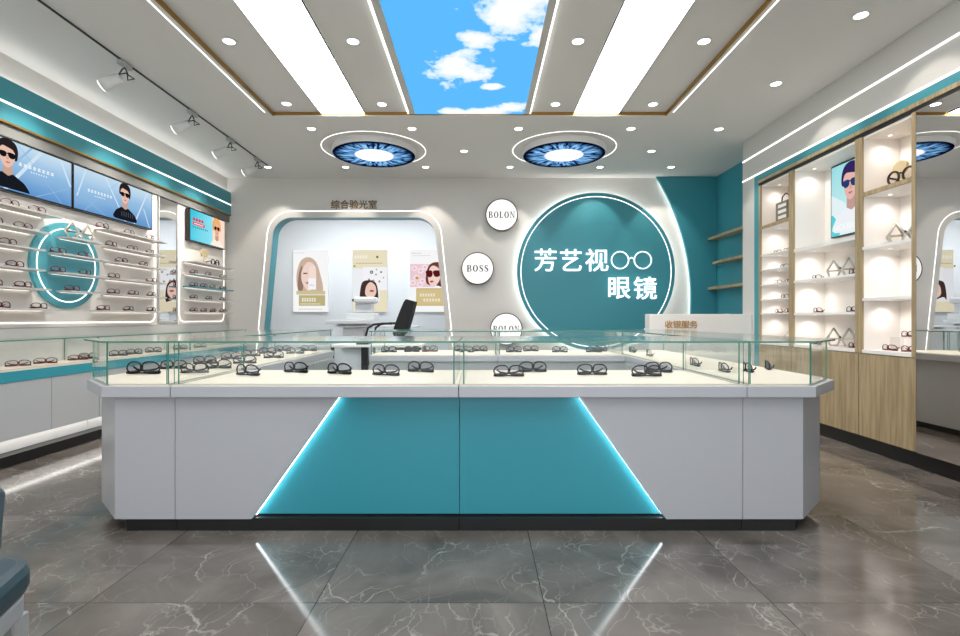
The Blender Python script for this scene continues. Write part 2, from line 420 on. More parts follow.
# back wall with the arched opening
def pxb(x, y, Y=YB): return ((x-CX)*Y/F, 1-(y-CY)*Y/F)
def arch(tl, tr, br, bl, r):
    c = [pxb(*tl), pxb(*tr), pxb(*br), pxb(*bl)]
    return rpoly(c, [r, r, 0, 0], 12)
OPEN = arch((274.5, 217.5), (433.5, 217.5), (453, 391.2), (258.5, 391.2), .27)
LED_O = arch((269, 210.8), (439.3, 210.8), (458.3, 391.2), (252.4, 391.2), .345)
LED_I = arch((269.7, 211.5), (438.6, 211.5), (457.6, 391.2), (253.1, 391.2), .337)
for L_ in (OPEN, LED_O, LED_I):
    for i, (x, z) in enumerate(L_):
        if z < .02: L_[i] = (x, 0.0)
def wall_with_arch():
    bm = bmesh.new(); loop = [OPEN[-1]] + OPEN[:-1]
    x0, x1 = -3.62, 3.36; zt = max(p[1] for p in loop); n = len(loop); h = n//2
    for Y in (YB, YB+.2):
        for i in range(n-1):
            p, q = loop[i], loop[i+1]
            if i < h-1 or i >= h:
                xe = x0 if i < h-1 else x1
                if abs(p[1]-q[1]) < 1e-7: continue
                bm.faces.new([bm.verts.new((c[0], Y, c[1])) for c in ((xe, p[1]), p, q, (xe, q[1]))])
        bm.faces.new([bm.verts.new((c[0], Y, c[1])) for c in ((x0, zt), (x1, zt), (x1, H+.1), (x0, H+.1))])
    for i in range(n-1):
        p, q = loop[i], loop[i+1]
        f = bm.faces.new([bm.verts.new(c) for c in ((p[0], YB, p[1]), (q[0], YB, q[1]), (q[0], YB+.2, q[1]), (p[0], YB+.2, p[1]))])
        f.material_index = 1
    return bm
struct('wall_back', wall_with_arch(), ['wall', 'teal'])
def openband(a_in, a_out, d0, d1, mi=0):
    """band along an open outline (floor to floor)"""
    i_ = [a_in[-1]] + a_in[:-1]; o_ = [a_out[-1]] + a_out[:-1]; bm = bmesh.new()
    V = [[bm.verts.new((p[0], d, p[1])) for p in L] for L in (i_, o_) for d in (d0, d1)]
    a0, a1, b0, b1 = V; n = len(i_)
    for i in range(n-1):
        j = i+1
        for q in ((a0[i], a0[j], b0[j], b0[i]), (a1[j], a1[i], b1[i], b1[j]), (a0[j], a0[i], a1[i], a1[j]), (b0[i], b0[j], b1[j], b1[i])):
            bm.faces.new(q)
    bmesh.ops.recalc_face_normals(bm, faces=bm.faces); return bm
o = obj('arch_light_line', openband(LED_I, LED_O, YB-.004, YB-.0005), 'led')
tagit(o, 'thin white light line outlining the arched opening of the optometry room', 'light strip')
OUT2 = arch((271, 214), (437, 214), (456.2, 391.2), (255.2, 391.2), .31)
for i, (x, z) in enumerate(OUT2):
    if z < .02: OUT2[i] = (x, 0.0)
struct('trim_2', openband(OPEN, OUT2, YB-.003, YB-.0005), 'wall')

# optometry room beyond
struct('wall_room_far', B(-3.5, .6, 8.6, 8.7, 0, 2.85), 'roomwall')
struct('wall_room_side', B(.5, .6, YB+.2, 8.6, 0, 2.85), 'roomwall')
struct('ceiling_room', B(-3.5, .6, YB+.2, 8.6, 2.75, 2.85), 'roomwall')
rl = thing('ceiling_light_panel', 'unseen fill lamp added to brighten the optometry room behind the arch', 'ceiling light', (-1.7, 7.6, 2.75))
obj('diffuser', B(-2.9, -.5, 7.3, 7.85, 2.735, 2.748), emis('room_fill_lamp', (.93, .97, 1, 1), 7.5), rl)  # lamp kept out of view, added to brighten the room and posters

# curved teal wall panel right of the sign
tc_ = (-.30, 1.274); tr_ = 3.19
a_top = math.asin((H-tc_[1])/tr_); a_bot = math.asin((0-tc_[1])/tr_)
arc = [(tc_[0]+tr_*math.cos(a_bot+(a_top-a_bot)*k/40), tc_[1]+tr_*math.sin(a_bot+(a_top-a_bot)*k/40)) for k in range(41)]
struct('trim_3', PR(arc + [(XR, H), (XR, 0)], 6.99, 7.03, axis='y'), 'teal')
bm = bmesh.new()
A1 = [(tc_[0]+(tr_+.05)*math.cos(t), tc_[1]+(tr_+.05)*math.sin(t)) for t in [a_bot+.05+(a_top-a_bot-.07)*k/40 for k in range(41)]]
for k in range(40):
    p, q = A1[k], A1[k+1]
    f = bm.faces.new([bm.verts.new(c) for c in ((p[0], 7.032, p[1]), (q[0], 7.032, q[1]), (q[0], 7.066, q[1]), (p[0], 7.066, p[1]))])
tagit(obj('halo_light_strip', bm, 'ledhot'), 'white backlight strip along the curved edge of the teal wall', 'light strip')

# ------------------------------------------------------------------ left wall soffit and panels
XS = -3.445
bm = B(XL+.001, XS-.01, -2.5, YB-.002, 2.44, 2.73); box(bm, XS-.0099, XS, -2.5, YB-.002, 2.44, 2.747)
struct('trim_4', bm, 'teal')
struct('trim_5', B(XL+.001, XS+.006, -2.5, YB-.002, 2.424, 2.439), 'gold')
o = obj('fascia_light_line', B(XS, XS+.006, -2.4, YB-.01, 2.568, 2.582), 'led')
tagit(o, 'long white light line running along the teal band of the left wall', 'light strip')
o = obj('cove_light_strip', B(XL+.003, XS-.022, -2.4, YB-.06, 2.7305, 2.7325), emis('cove_led', (1, .99, .96, 1), 7.0))
tagit(o, 'white cove light strip on top of the teal band of the left wall', 'light strip')

MT['shadegrey'] = mat('shade_grey', srgb(126, 126, 122), .6)
struct('shade_strip', B(XL+.0145, XL+.034, -2.5, YB-.003, 2.336, 2.4235), 'shadegrey')  # added strip, its dark grey standing in for shade under the fascia
def backboard(y0, y1, z0, z1, rad, label, xf=XL+.012, w=.0085):
    t = thing('display_backboard', label, 'wall panel', (XL, (y0+y1)/2, z0))
    obj('board', B(XL+.001, xf, y0-.03, y1+.03, z0-.03, z1+.022), 'cream', t)
    c = [(y0, z0), (y1, z0), (y1, z1), (y0, z1)]
    ci = [(y0+w, z0+w), (y1-w, z0+w), (y1-w, z1-w), (y0+w, z1-w)]
    bm = band(bmesh.new(), rpoly(ci, rad-w, 8), rpoly(c, rad, 8), xf+.0005, xf+.004, axis='x')
    o = obj('light_line', bm, 'led', t); o['label'] = 'glowing white outline with rounded corners'
    return t
backboard(2.3, 5.49, .965, 2.308, .09, 'cream display backboard with white light outline behind the teal disc shelves')
backboard(5.92, 6.96, .965, 2.308, .09, 'narrow cream display backboard with white light outline beside the back wall')

# mirror strip between the two boards
t = thing('mirror_strip', 'tall narrow mirror strip between the two lit boards on the left wall', 'mirror', (XL, 5.715, .96))
obj('mirror_glass', B(XL+.001, XL+.012, 5.555, 5.875, .975, 2.36), 'mirror', t)
bm = bmesh.new(); box(bm, XL+.001, XL+.02, 5.54, 5.553, .96, 2.38); box(bm, XL+.001, XL+.02, 5.877, 5.888, .96, 2.38); box(bm, XL+.001, XL+.02, 5.553, 5.877, 2.361, 2.38); box(bm, XL+.001, XL+.02, 5.553, 5.877, .96, .974)
obj('mirror_frame', bm, 'wallgrey', t)

# teal disc on the board
t = thing('teal_disc', 'round teal wall disc with white light ring behind the left wall shelves', 'wall decoration', (XL, 4.295, 1.447))
XF = XL+.014
obj('disc', cyl(bmesh.new(), (4.295, 1.447), .358, XF, XF+.022, 72, axis='x'), 'tealdisc', t)
obj('light_ring', band(bmesh.new(), circ(4.295, 1.447, .300, 72), circ(4.295, 1.447, .3085, 72), XF+.0225, XF+.026, axis='x'), 'led', t)

# ------------------------------------------------------------------ pictures
def art(name, parent, origin, U, V, shapes, eps=.0006):
    """flat picture; shapes = [(material, [(u,v)...])] layered front to back order as given"""
    O = Vector(origin); U = Vector(U); V = Vector(V); Nn = U.cross(V).normalized()
    bm = bmesh.new(); mats = []; 
    for k, (m, pts) in enumerate(shapes):
        if m not in mats: mats.append(m)
        f = bm.faces.new([bm.verts.new(O+U*u+V*v+Nn*(eps*(k+1))) for u, v in pts]); f.material_index = mats.index(m)
    bmesh.ops.triangulate(bm, faces=[f for f in bm.faces if len(f.verts) > 4])
    return obj(name, bm, mats, parent)
def ell(cx, cy, rx, ry, n=20, a=0): return [(cx+rx*math.cos(2*PI*k/n)*math.cos(a)-ry*math.sin(2*PI*k/n)*math.sin(a), cy+rx*math.cos(2*PI*k/n)*math.sin(a)+ry*math.sin(2*PI*k/n)*math.cos(a)) for k in range(n)]
def sm(pts, s=5):
    """closed smooth outline through points"""
    out = []; n = len(pts)
    for i in range(n):
        p0, p1, p2, p3 = pts[i-1], pts[i], pts[(i+1) % n], pts[(i+2) % n]
        for k in range(s):
            t = k/s
            out.append(tuple(.5*((2*p1[a])+(-p0[a]+p2[a])*t+(2*p0[a]-5*p1[a]+4*p2[a]-p3[a])*t*t+(-p0[a]+3*p1[a]-3*p2[a]+p3[a])*t**3) for a in (0, 1)))
    return out
def R4(x0, y0, x1, y1): return [(x0, y0), (x1, y0), (x1, y1), (x0, y1)]
def xf(pts, cx, cy, sx, sy): return [(cx+p[0]*sx, cy+p[1]*sy) for p in pts]
SKIN = (232, 190, 170)
def man(cx, cy, sx, sy, I, hair=(38, 32, 34), shirt=(24, 26, 34), glass=(20, 20, 26), skin=SKIN, face=1):
    """head and shoulders with sunglasses; unit: face height about 1"""
    S = []
    T = lambda p: xf(p, cx, cy, sx, sy)
    S.append((I(*shirt), T(sm([(-1.0, -1.75), (-.95, -1.25), (-.55, -.95), (-.2, -.82), (.25, -.82), (.6, -.98), (1.05, -1.25), (1.15, -1.75)], 4))))
    S.append((I(*[int(c*.86) for c in skin]), T([(-.24, -.35), (.28, -.3), (.3, -.85), (.05, -.98), (-.25, -.85)])))
    S.append((I(*hair), T(sm([(-.5, .05), (-.55, .5), (-.35, .85), (.05, .95), (.45, .8), (.6, .4), (.5, -.1), (.1, .1)], 5))))
    S.append((I(*skin), T(sm([(-.4, .45), (-.42, .1), (-.36, -.2), (-.2, -.48), (0, -.56), (.2, -.45), (.38, -.15), (.42, .15), (.36, .45), (0, .58)], 4))))
    S.append((I(*[int(c*.9) for c in skin]), T([(-.06, .08), (.03, .08), (.07, -.14), (-.08, -.14)])))
    S.append((I(*hair), T(sm([(-.46, .3), (-.3, .52), (0, .5), (.3, .42), (.44, .25), (.5, .6), (.2, .85), (-.3, .8)], 4))))
    S.append((I(*glass), T(sm([(-.44, .22), (-.1, .24), (-.08, .02), (-.25, -.06), (-.4, .0)], 3))))
    S.append((I(*glass), T(sm([(.03, .24), (.42, .22), (.38, .0), (.2, -.06), (.05, .02)], 3))))
    S.append((I(*glass), T(R4(-.1, .14, .05, .2))))
    S.append((I(190, 110, 110), T(sm([(-.13, -.27), (0, -.25), (.13, -.27), (0, -.34)], 3))))
    return S
def microtext(x0, y0, w, h, n, I, gap=.3):
    """a line of unreadably small characters, as short strokes"""
    S = []; st = w/n
    for k in range(n):
        a = x0+k*st
        S.append((I, R4(a, y0, a+st*(1-gap), y0+h*.28))); S.append((I, R4(a, y0+h*.55, a+st*(1-gap), y0+h*.8))); S.append((I, R4(a+st*.2, y0, a+st*.4, y0+h)))
    return S
def beam(x0, y0, x1, y1, w, I):
    return (I, [(x0, y0), (x0+w, y0), (x1+w, y1), (x1, y1)])
def gradient_mat(name, c0, c1, c2, axis, a, b):
    m = bpy.data.materials.new(name); m.use_nodes = True; nt = m.node_tree; N = nt.nodes.new; L = nt.links.new
    nt.nodes.remove(nt.nodes['Principled BSDF'])
    tc = N('ShaderNodeTexCoord'); sx = N('ShaderNodeSeparateXYZ'); L(tc.outputs['Generated'], sx.inputs[0])
    cr = N('ShaderNodeValToRGB'); e = cr.color_ramp.elements; e[0].color = c0; e[1].color = c2; x = e.new(.5); x.color = c1
    nz = N('ShaderNodeTexNoise'); nz.inputs['Scale'].default_value = 1.5; L(tc.outputs['Generated'], nz.inputs['Vector'])
    ma = N('ShaderNodeMath'); ma.operation = 'MULTIPLY_ADD'; L(nz.outputs['Fac'], ma.inputs[0]); ma.inputs[1].default_value = .5; L(sx.outputs[axis], ma.inputs[2])
    mb = N('ShaderNodeMath'); mb.operation = 'SUBTRACT'; L(ma.outputs[0], mb.inputs[0]); mb.inputs[1].default_value = .25
    L(mb.outputs[0], cr.inputs['Fac'])
    em = N('ShaderNodeEmission'); L(cr.outputs[0], em.inputs['Color']); em.inputs['Strength'].default_value = .82
    L(em.outputs[0], nt.nodes['Material Output'].inputs['Surface']); return m
BLUEBG = gradient_mat('blue_screen_picture', srgb(98, 150, 205), srgb(150, 190, 225), srgb(205, 226, 240), 2, 0, 1)

XT = -3.43
def tv(y0, y1, z0, z1, label, shapes, bg, depth=.07):
    t = thing('wall_screen', label, 'screen', (XL, (y0+y1)/2, z0))
    x1 = XT
    obj('housing', B(XL+.014, x1, y0, y1, z0, z1), 'blackmetal', t)
    b = .012
    bm = bmesh.new(); box(bm, x1, x1+.0015, y0+b, y1-b, z0+b, z1-b)
    dsp = obj('display', bm, bg, t)
    # the picture, u along +Y (as seen from the room, right = far end)
    art('picture', dsp, (x1+.0016, y0+b, z0+b), (0, y1-y0-2*b, 0), (0, 0, z1-z0-2*b), shapes)
    return t
I = lambda r, g, b: ink(r, g, b)
beamc = ink(205, 226, 243); beamd = ink(150, 188, 226)
asp = 1.05/.385
S1 = [beam(.30, 0, .62, 1, .02, beamd), beam(.40, 0, .70, 1, .035, beamc), beam(.98, .45, .88, 1, .02, beamc), beam(.66, 0, .99, .42, .012, beamd), beam(.9, 0, .50, 1, .008, beamd)]
S1 += microtext(.52, .55, .30, .07, 8, ink(240, 246, 250)) + microtext(.6, .46, .14, .03, 7, ink(230, 240, 250))
S1 += man(.40, .62, .14, .38, I)
def clipu(S):
    return [(m, [(min(.999, max(.001, u)), min(.998, max(.002, v))) for u, v in p]) for m, p in S]
tv(3.25, 4.298, 1.93, 2.316, 'left one of two long blue screens, man in sunglasses cut by photo edge', clipu(S1), BLUEBG)
S2 = [beam(.02, .3, .12, 1, .015, beamc), beam(.34, 1, .60, 0, .018, beamc), beam(.02, .42, .35, 0, .01, beamd), beam(.1, 0, .5, .95, .008, beamd), beam(.72, 0, .92, 1, .02, beamc), beam(.86, .5, .95, 0, .014, beamc)]
S2 += microtext(.14, .48, .28, .07, 8, ink(240, 246, 250)) + microtext(.2, .39, .12, .03, 6, ink(230, 240, 250))
S2 += man(.56, .64, .132, .36, I)
S2 += [(ink(70, 78, 92), xf(R4(-.4+.22*k, -1.5, -.32+.22*k, -1.15),   .56, .64, .132, .36)) for k in range(6)]
tv(4.306, 5.35, 1.93, 2.316, 'right one of two long blue screens, showing a man in sunglasses and patterned black top', clipu(S2), BLUEBG)
CY3 = gradient_mat('cyan_screen_picture', srgb(60, 200, 225), srgb(140, 225, 240), srgb(205, 242, 248), 1, 0, 1)
S3 = [(ink(250, 222, 205), R4(.62, 0, 1, 1))]
S3 += [(ink(224, 60, 70), R4(.06+.075*k, .66, .12+.075*k, .76)) for k in range(4)]
S3 += [(ink(232, 62, 70), R4(.05, .52, .38, .62)), (ink(252, 230, 230), R4(.08, .555, .34, .585))]
S3 += microtext(.05, .42, .4, .05, 8, ink(90, 100, 120))
S3 += [(ink(236, 150, 80), xf(sm([(-.55, -.1), (-.6, .5), (-.3, .95), (.2, 1.0), (.6, .6), (.62, -.1), (.3, .1)], 4), .70, .58, .20, .42))]
S3 += man(.70, .58, .19, .42, I, hair=(238, 178, 110), shirt=(250, 240, 225), glass=(50, 22, 24), skin=(240, 178, 140))
tv(6.04, 6.87, 1.93, 2.316, 'small bright cyan screen showing a blonde woman in sunglasses, left wall near corner', clipu(S3), CY3)

# ------------------------------------------------------------------ shelves on the left wall
LV = [1.815, 1.668, 1.531, 1.378, 1.233, 1.078]
XSH = -3.328; XW0 = XL+.0145
words = ['topmost', 'second highest', 'third highest', 'third lowest', 'second lowest', 'lowest']
def shelf(x0, x1, y0, y1, zt, label, group, m='shelf', th=.014, name='wall_shelf'):
    t = thing(name, label, 'shelf', (x0, (y0+y1)/2, zt), group)
    obj('board', B(x0, x1, y0, y1, zt-th, zt), m, t)
    obj('light_strip', B(x0+.002, x0+.010, y0+.03, y1-.03, zt-th-.0016, zt-th-.0004), 'shelfled', t)
    return t
for k, (z, e) in enumerate(zip(LV, [4.08, 3.975, 3.92, 3.92, 3.972, 4.09])):
    shelf(XW0, XSH, 2.35, e, z, 'grey wall shelf left of the teal disc, %s of six' % words[k], 'shelves left of the teal disc')
for k, (z, s, e) in enumerate([(1.672, 4.165, 4.52), (1.528, 4.085, 4.60), (1.376, 4.085, 4.60), (1.233, 4.165, 4.52)]):
    shelf(XW0+.03, XSH, s, e, z, 'short grey shelf in front of the teal disc, %s of four' % ['topmost', 'second highest', 'second lowest', 'lowest'][k], 'short shelves on the teal disc')
for k, (z, s) in enumerate(zip(LV, [4.62, 4.70, 4.72, 4.72, 4.70, 4.555])):
    shelf(XW0, XSH, s, 5.433, z, 'grey wall shelf right of the teal disc, %s of six' % words[k], 'shelves right of the teal disc')
SV = [1.680, 1.537, 1.387, 1.240, 1.088]
for k, z in enumerate(SV):
    shelf(XW0, XSH, 5.99, 6.91, z, ['topmost grey shelf under the small cyan screen', 'second grey shelf under the small cyan screen', 'teal shelf in the middle of the narrow lit board', 'second lowest grey shelf on the narrow lit board', 'lowest grey shelf on the narrow lit board'][k],
          'shelves on the narrow lit board', 'shelfteal' if k == 2 else 'shelf')

# ------------------------------------------------------------------ spectacles
def specs(fm, lm, label):
    """folded spectacles lying brow bar down"""
    t = thing('spectacles', label, 'eyeglasses', (0, 0, 0))
    yy = lambda x: 2.6*x*x
    bm = bmesh.new()
    n = 22
    sg = lambda v, e_: math.copysign(abs(v)**e_, v)
    for s in (-1, 1):
        pts = []
        for k in range(n):
            a = 2*PI*k/n; cx = s*.0365; up = math.sin(a) > 0
            x = cx+.0335*sg(math.cos(a), .85)-(.006*s*max(0, math.sin(a))); zz = .027+(.026 if up else .021)*sg(math.sin(a), .9)
            pts.append((x, yy(x)-.003, zz))
        tube(bm, pts, .0033, closed=True, n=6)
    tube(bm, [(x*.07, yy(x*.07)-.002, .0065) for x in [-1, -.8, -.6, -.4, -.2, 0, .2, .4, .6, .8, 1]], [.0062, .0062, .006, .0055, .004, .0032, .004, .0055, .006, .0062, .0062], n=7)
    tube(bm, [(-.008, -.003, .034), (0, -.004, .031), (.008, -.003, .034)], .002, n=5)
    obj('frame', bm, fm, t)
    for s in (-1, 1):
        bm = bmesh.new(); cx = s*.036
        ring = [(cx+.0325*math.cos(2*PI*k/16)-(.006*s*max(0, math.sin(2*PI*k/16))), .028+.024*math.sin(2*PI*k/16)) for k in range(16)]
        bm.faces.new([bm.verts.new((x, yy(x)-.0030, z)) for x, z in ring])
        r = bmesh.ops.extrude_face_region(bm, geom=bm.faces[:]); bmesh.ops.translate(bm, vec=(0, .0014, 0), verts=[v for v in r['geom'] if isinstance(v, bmesh.types.BMVert)])
        obj('lens', bm, lm, t)
    for s in (-1, 1):
        bm = bmesh.new(); dy = .004 if s > 0 else .011
        tube(bm, [(s*.069, .011, .0075), (s*.064, .0175+dy, .009), (s*.03, .020+dy, .011), (-s*.01, .021+dy, .014), (-s*.04, .023+dy, .019), (-s*.056, .024+dy, .031)], [.0038, .004, .004, .004, .0042, .0035], n=6)
        obj('temple', bm, fm, t)
    return t
used = {}
GL = {}
def put(kind, x, y, z, rz, label, group, sc=1.0):
    t = put_(kind, x, y, z, rz, label, group, sc)
    if kind == 'red': t.scale = (sc, sc, sc*.82)
    return t
def put_(kind, x, y, z, rz, label, group, sc):
    fm, lm = {'black': ('frameblack', 'lens'), 'red': ('framered', 'lensclear'), 'dark': ('frameblack', 'lensdark'), 'tort': ('frametort', 'lens')}[kind]
    if kind not in GL:
        t = specs(fm, lm, label); t.location = (x, y, z); t.rotation_euler = (0, 0, rz); t.scale = (sc,)*3; t['group'] = group; GL[kind] = t
        return t
    return copy_tree(GL[kind], (x, y, z), rz, sc, label, group)
ordw = ['first', 'second', 'third', 'fourth', 'fifth', 'sixth']
def row(pxs, z, where, group, kind='red', conv=lambda px: 1722/(480-px), x=-3.375, rz=PI/2, dirn='from the left', word=None, sc=1.0, col='dark red'):
    n = len(pxs)
    for i, p in enumerate(pxs):
        y = conv(p)
        w = '' if n == 1 else (', %s %s' % (ordw[i], dirn))
        put(kind, x, y, z+.0012, rz+random.uniform(-.12, .12), '%s eyeglasses, %s%s' % (col, where, w), group, sc)
g1 = 'eyeglasses left of the teal disc'
for z, w, p in zip(LV, words, [[12, 39], [-4, 25], [10], [17], [-6, 25], [2, 41]]):
    row(p, z, '%s shelf left of teal disc' % w, g1)
g1 = 'eyeglasses on the teal disc shelves'
for z, w, p in zip([1.528, 1.376, 1.233], ['second highest', 'second lowest', 'lowest'], [[60, 87], [60, 87], [74]]):
    row(p, z, '%s short shelf of teal disc' % w, g1)
g1 = 'eyeglasses right of the teal disc'
for z, w, p in zip(LV, words, [[104, 131, 152], [113, 134, 152], [123, 145], [115.5, 153], [115, 135, 153], [105, 130, 153]]):
    row(p, z, '%s shelf right of teal disc' % w, g1)
g1 = 'eyeglasses on the narrow lit board'
for z, w, p in zip(SV[1:], ['second shelf under small cyan screen', 'teal shelf of narrow lit board', 'second lowest shelf of narrow lit board', 'lowest shelf of narrow lit board'],
                   [[195, 209.5, 224], [195, 205, 214, 224], [195, 210, 224], [195, 205, 214.5, 224]]):
    row(p, z, w, g1)

# wire diamond ornaments
def diamond_pair(label, x, y, z, rz, sc, proto=[]):
    if proto:
        return copy_tree(proto[0], (x, y, z), rz, sc, label)
    t = thing('wire_diamond_ornament', label, 'ornament', (0, 0, 0))
    for s in (-1, 1):
        bm = bmesh.new(); c = s*.083
        top = (c, 0, .135); mid = [(c-.078, 0, .055), (c, -.05, .055), (c+.078, 0, .055), (c, .05, .055)]
        bot = [(c-.04, 0, .0045), (c, -.03, .0045), (c+.04, 0, .0045), (c, .03, .0045)]
        for k in range(4):
            tube(bm, [top, mid[k]], .0072, n=5); tube(bm, [mid[k], mid[(k+1) % 4]], .0035, n=5)
            tube(bm, [mid[k], bot[k]], .0068, n=5); tube(bm, [bot[k], bot[(k+1) % 4]], .0035, n=5)
        obj('wire_frame', bm, 'silverwire', t)
        bm = bmesh.new(); prism(bm, [(mid[0][0]+.008, 0), (c, -.042), (mid[2][0]-.008, 0), (c, .042)], .052, .0535)
        obj('tray', bm, 'gold', t)
    bm = tube(bmesh.new(), [(-.012, 0, .06), (0, -.01, .075), (.012, 0, .06)], .004, n=5)
    obj('knot', bm, 'blackmetal', t)
    t.location = (x, y, z); t.rotation_euler = (0, 0, rz); t.scale = (sc,)*3
    proto.append(t); return t
diamond_pair('pair of silver wire diamonds on the topmost short shelf over the teal disc', -3.392, 4.335, 1.673, PI/2, 1.0)

# ceramic ornament with giant glasses under the small screen
def giant_glasses(name, label, x, y, z, rz, w, m):
    t = thing(name, label, 'ornament', (x, y, z)); t.rotation_euler = (0, 0, 0)
    R = Matrix.Rotation(rz, 3, 'Z')
    def T(p): return Vector((x, y, z)) + R @ Vector(p)
    bm = bmesh.new()
    for s in (-1, 1):
        tube(bm, [T((s*w*.27+w*.2*math.cos(2*PI*k/20), 0, w*.2+w*.185*math.sin(2*PI*k/20)+.003)) for k in range(20)], w*.035, closed=True, n=7)
    tube(bm, [T((-w*.08, 0, w*.27)), T((0, 0, w*.31)), T((w*.08, 0, w*.27))], w*.03, n=6)
    obj('rims', bm, m, t)
    for s in (-1, 1):
        bm = tube(bmesh.new(), [T((s*w*.47, 0, w*.27)), T((s*w*.47, w*.15, w*.25)), T((s*w*.46, w*.3, w*.22)), T((s*w*.45, w*.36, w*.1))], w*.028, n=6)
        obj('temple', bm, m, t)
    return t
def ceramic(label, x, y, z, h, rz, wings):
    t = thing('ceramic_ornament', label, 'ornament', (x, y, z)); R = Matrix.Rotation(rz, 3, 'Z')
    def T(a, b, c): return Vector((x, y, z))+R @ Vector((a, b, c))
    # stem
    bm = bmesh.new()
    prof = [(.30, 0), (.30, .05), (.12, .12), (.10, .4), (.13, .5)]
    rings = [[bm.verts.new(T(r*h*.5*math.cos(2*PI*k/16), r*h*.5*math.sin(2*PI*k/16), zz*h)) for k in range(16)] for r, zz in prof]
    for a, b in zip(rings, rings[1:]):
        for k in range(16): bm.faces.new((a[k], a[(k+1) % 16], b[(k+1) % 16], b[k]))
    bm.faces.new(rings[0][::-1]); bm.faces.new(rings[-1])
    obj('stem', bm, 'beige', t, smooth=True)
    for (cx, ro, sxx, szz) in wings:
        bm = bmesh.new(); pts = sm([(-.1, 0), (-.42, .35), (-.3, .72), (.1, .8), (.42, .55), (.35, .2)], 4)
        c, s_ = math.cos(ro), math.sin(ro)
        fr = []; bk = []
        for (u, v) in pts:
            uu = (u*sxx*c - v*szz*s_)*h*.55 + cx*h; vv = (u*sxx*s_+v*szz*c)*h*.55+.45*h
            fr.append(bm.verts.new(T(uu, -.012, vv))); bk.append(bm.verts.new(T(uu, .012, vv)))
        bm.faces.new(fr); bm.faces.new(bk[::-1])
        for k in range(len(fr)): bm.faces.new((fr[k], bk[k], bk[(k+1) % len(fr)], fr[(k+1) % len(fr)]))
        bmesh.ops.recalc_face_normals(bm, faces=bm.faces)
        obj('petal', bm, 'beige', t, bevel=.003)
    return t
ceramic('small beige ceramic petal ornament on the top shelf below the small cyan screen', -3.40, 6.30, 1.681, .20, PI/2, [(-.1, .3, 1, 1), (.12, -.3, 1, 1)])
giant_glasses('giant_glasses_ornament', 'oversized black glasses ornament on the shelf below the small cyan screen', -3.40, 6.56, 1.681, PI/2, .20, 'frameblack')

# ------------------------------------------------------------------ glass helper
def pane(name, parent, x0, x1, y0, y1, z0, z1):
    """sheet of glass; its thin edges are green"""
    bm = B(x0, x1, y0, y1, z0, z1); d = [x1-x0, y1-y0, z1-z0]; ax = d.index(min(d))
    bm.normal_update()
    for f in bm.faces:
        if abs(f.normal[ax]) < .5: f.material_index = 1
    return obj(name, bm, ['glasstop' if name == 'top_glass' else 'glass', 'glassedge'], parent)

# ------------------------------------------------------------------ left wall counter
def wall_counter(y0, y1, label):
    t = thing('wall_counter', label, 'counter', (-3.34, (y0+y1)/2, 0), 'display counters along the left wall')
    xb, xf_ = XL+.035, -3.18
    obj('kick_plate', B(xb, xf_, y0, y1, 0, .076), 'black', t)
    bm = B(xb, -3.28, y0, y1, .077, .1795); obj('recess_panel', bm, 'white', t)
    o = obj('light_strip', B(-3.26, -3.205, y0+.01, y1-.01, .176, .1793), emis('undercounter_led', (1, .97, .93, 1), 3.2), t)
    obj('body', B(xb, xf_-.018, y0, y1, .18, .569), 'cabgrey', t)
    n = max(1, round((y1-y0)/.475)); st = (y1-y0)/n
    for k in range(n):
        obj('door', B(xf_-.017, xf_, y0+k*st+.002, y0+(k+1)*st-.002, .182, .567), 'cabgrey', t)
    obj('band', B(xb, xf_+.004, y0, y1, .57, .642), 'tealgloss', t)
    obj('display_base', B(xb, xf_, y0, y1, .643, .657), 'deck', t)
    pane('front_glass', t, xf_-.01, xf_-.003, y0+.002, y1-.002, .658, .847)
    pane('end_glass', t, xb+.002, xf_-.012, y1-.009, y1-.002, .658, .847)
    pane('top_glass', t, xb, xf_+.002, y0+.001, y1-.001, .848, .856)
    return t
for y0, y1, lb in [(2.36, 3.315, 'nearest grey and teal glass counter along the left wall'), (3.32, 4.265, 'second grey and teal glass counter along the left wall'), (4.27, 5.615, 'third grey and teal glass counter along the left wall'), (5.62, 6.96, 'farthest grey and teal glass counter along the left wall')]:
    wall_counter(y0, y1, lb)
struct('trim_6', B(XL+.0005, XL+.03, -2.5, YB-.003, .0, .93), 'wallgrey')
g = 'eyeglasses in the left wall counters'
for i, (p, k) in enumerate([(17.5, 'red'), (45, 'red'), (78, 'red'), (88, 'black'), (118, 'black'), (134, 'black'), (153, 'black'), (180, 'black'), (200, 'black')]):
    y = 1707/(480-p)
    lab = ['dark red eyeglasses nearest the photo edge in the left wall counter', 'dark red eyeglasses second from the photo edge in the left wall counter', 'dark red eyeglasses third from the photo edge in the left wall counter',
           'black eyeglasses close behind the third dark red pair in the left wall counter', 'black eyeglasses second of the black pairs in the left wall counter', 'black eyeglasses third of the black pairs in the left wall counter',
           'black eyeglasses fourth of the black pairs in the left wall counter', 'black eyeglasses last but one in the left wall counter', 'black eyeglasses farthest back in the left wall counter'][i]
    put(k, -3.335, y, .6583, PI/4+random.uniform(-.2, .2), lab, g, 1.0)

# ------------------------------------------------------------------ island showcase
ZB, ZD, ZG = .637, .695, .8975
YF, YD = 2.40, 2.36
XM = -.099
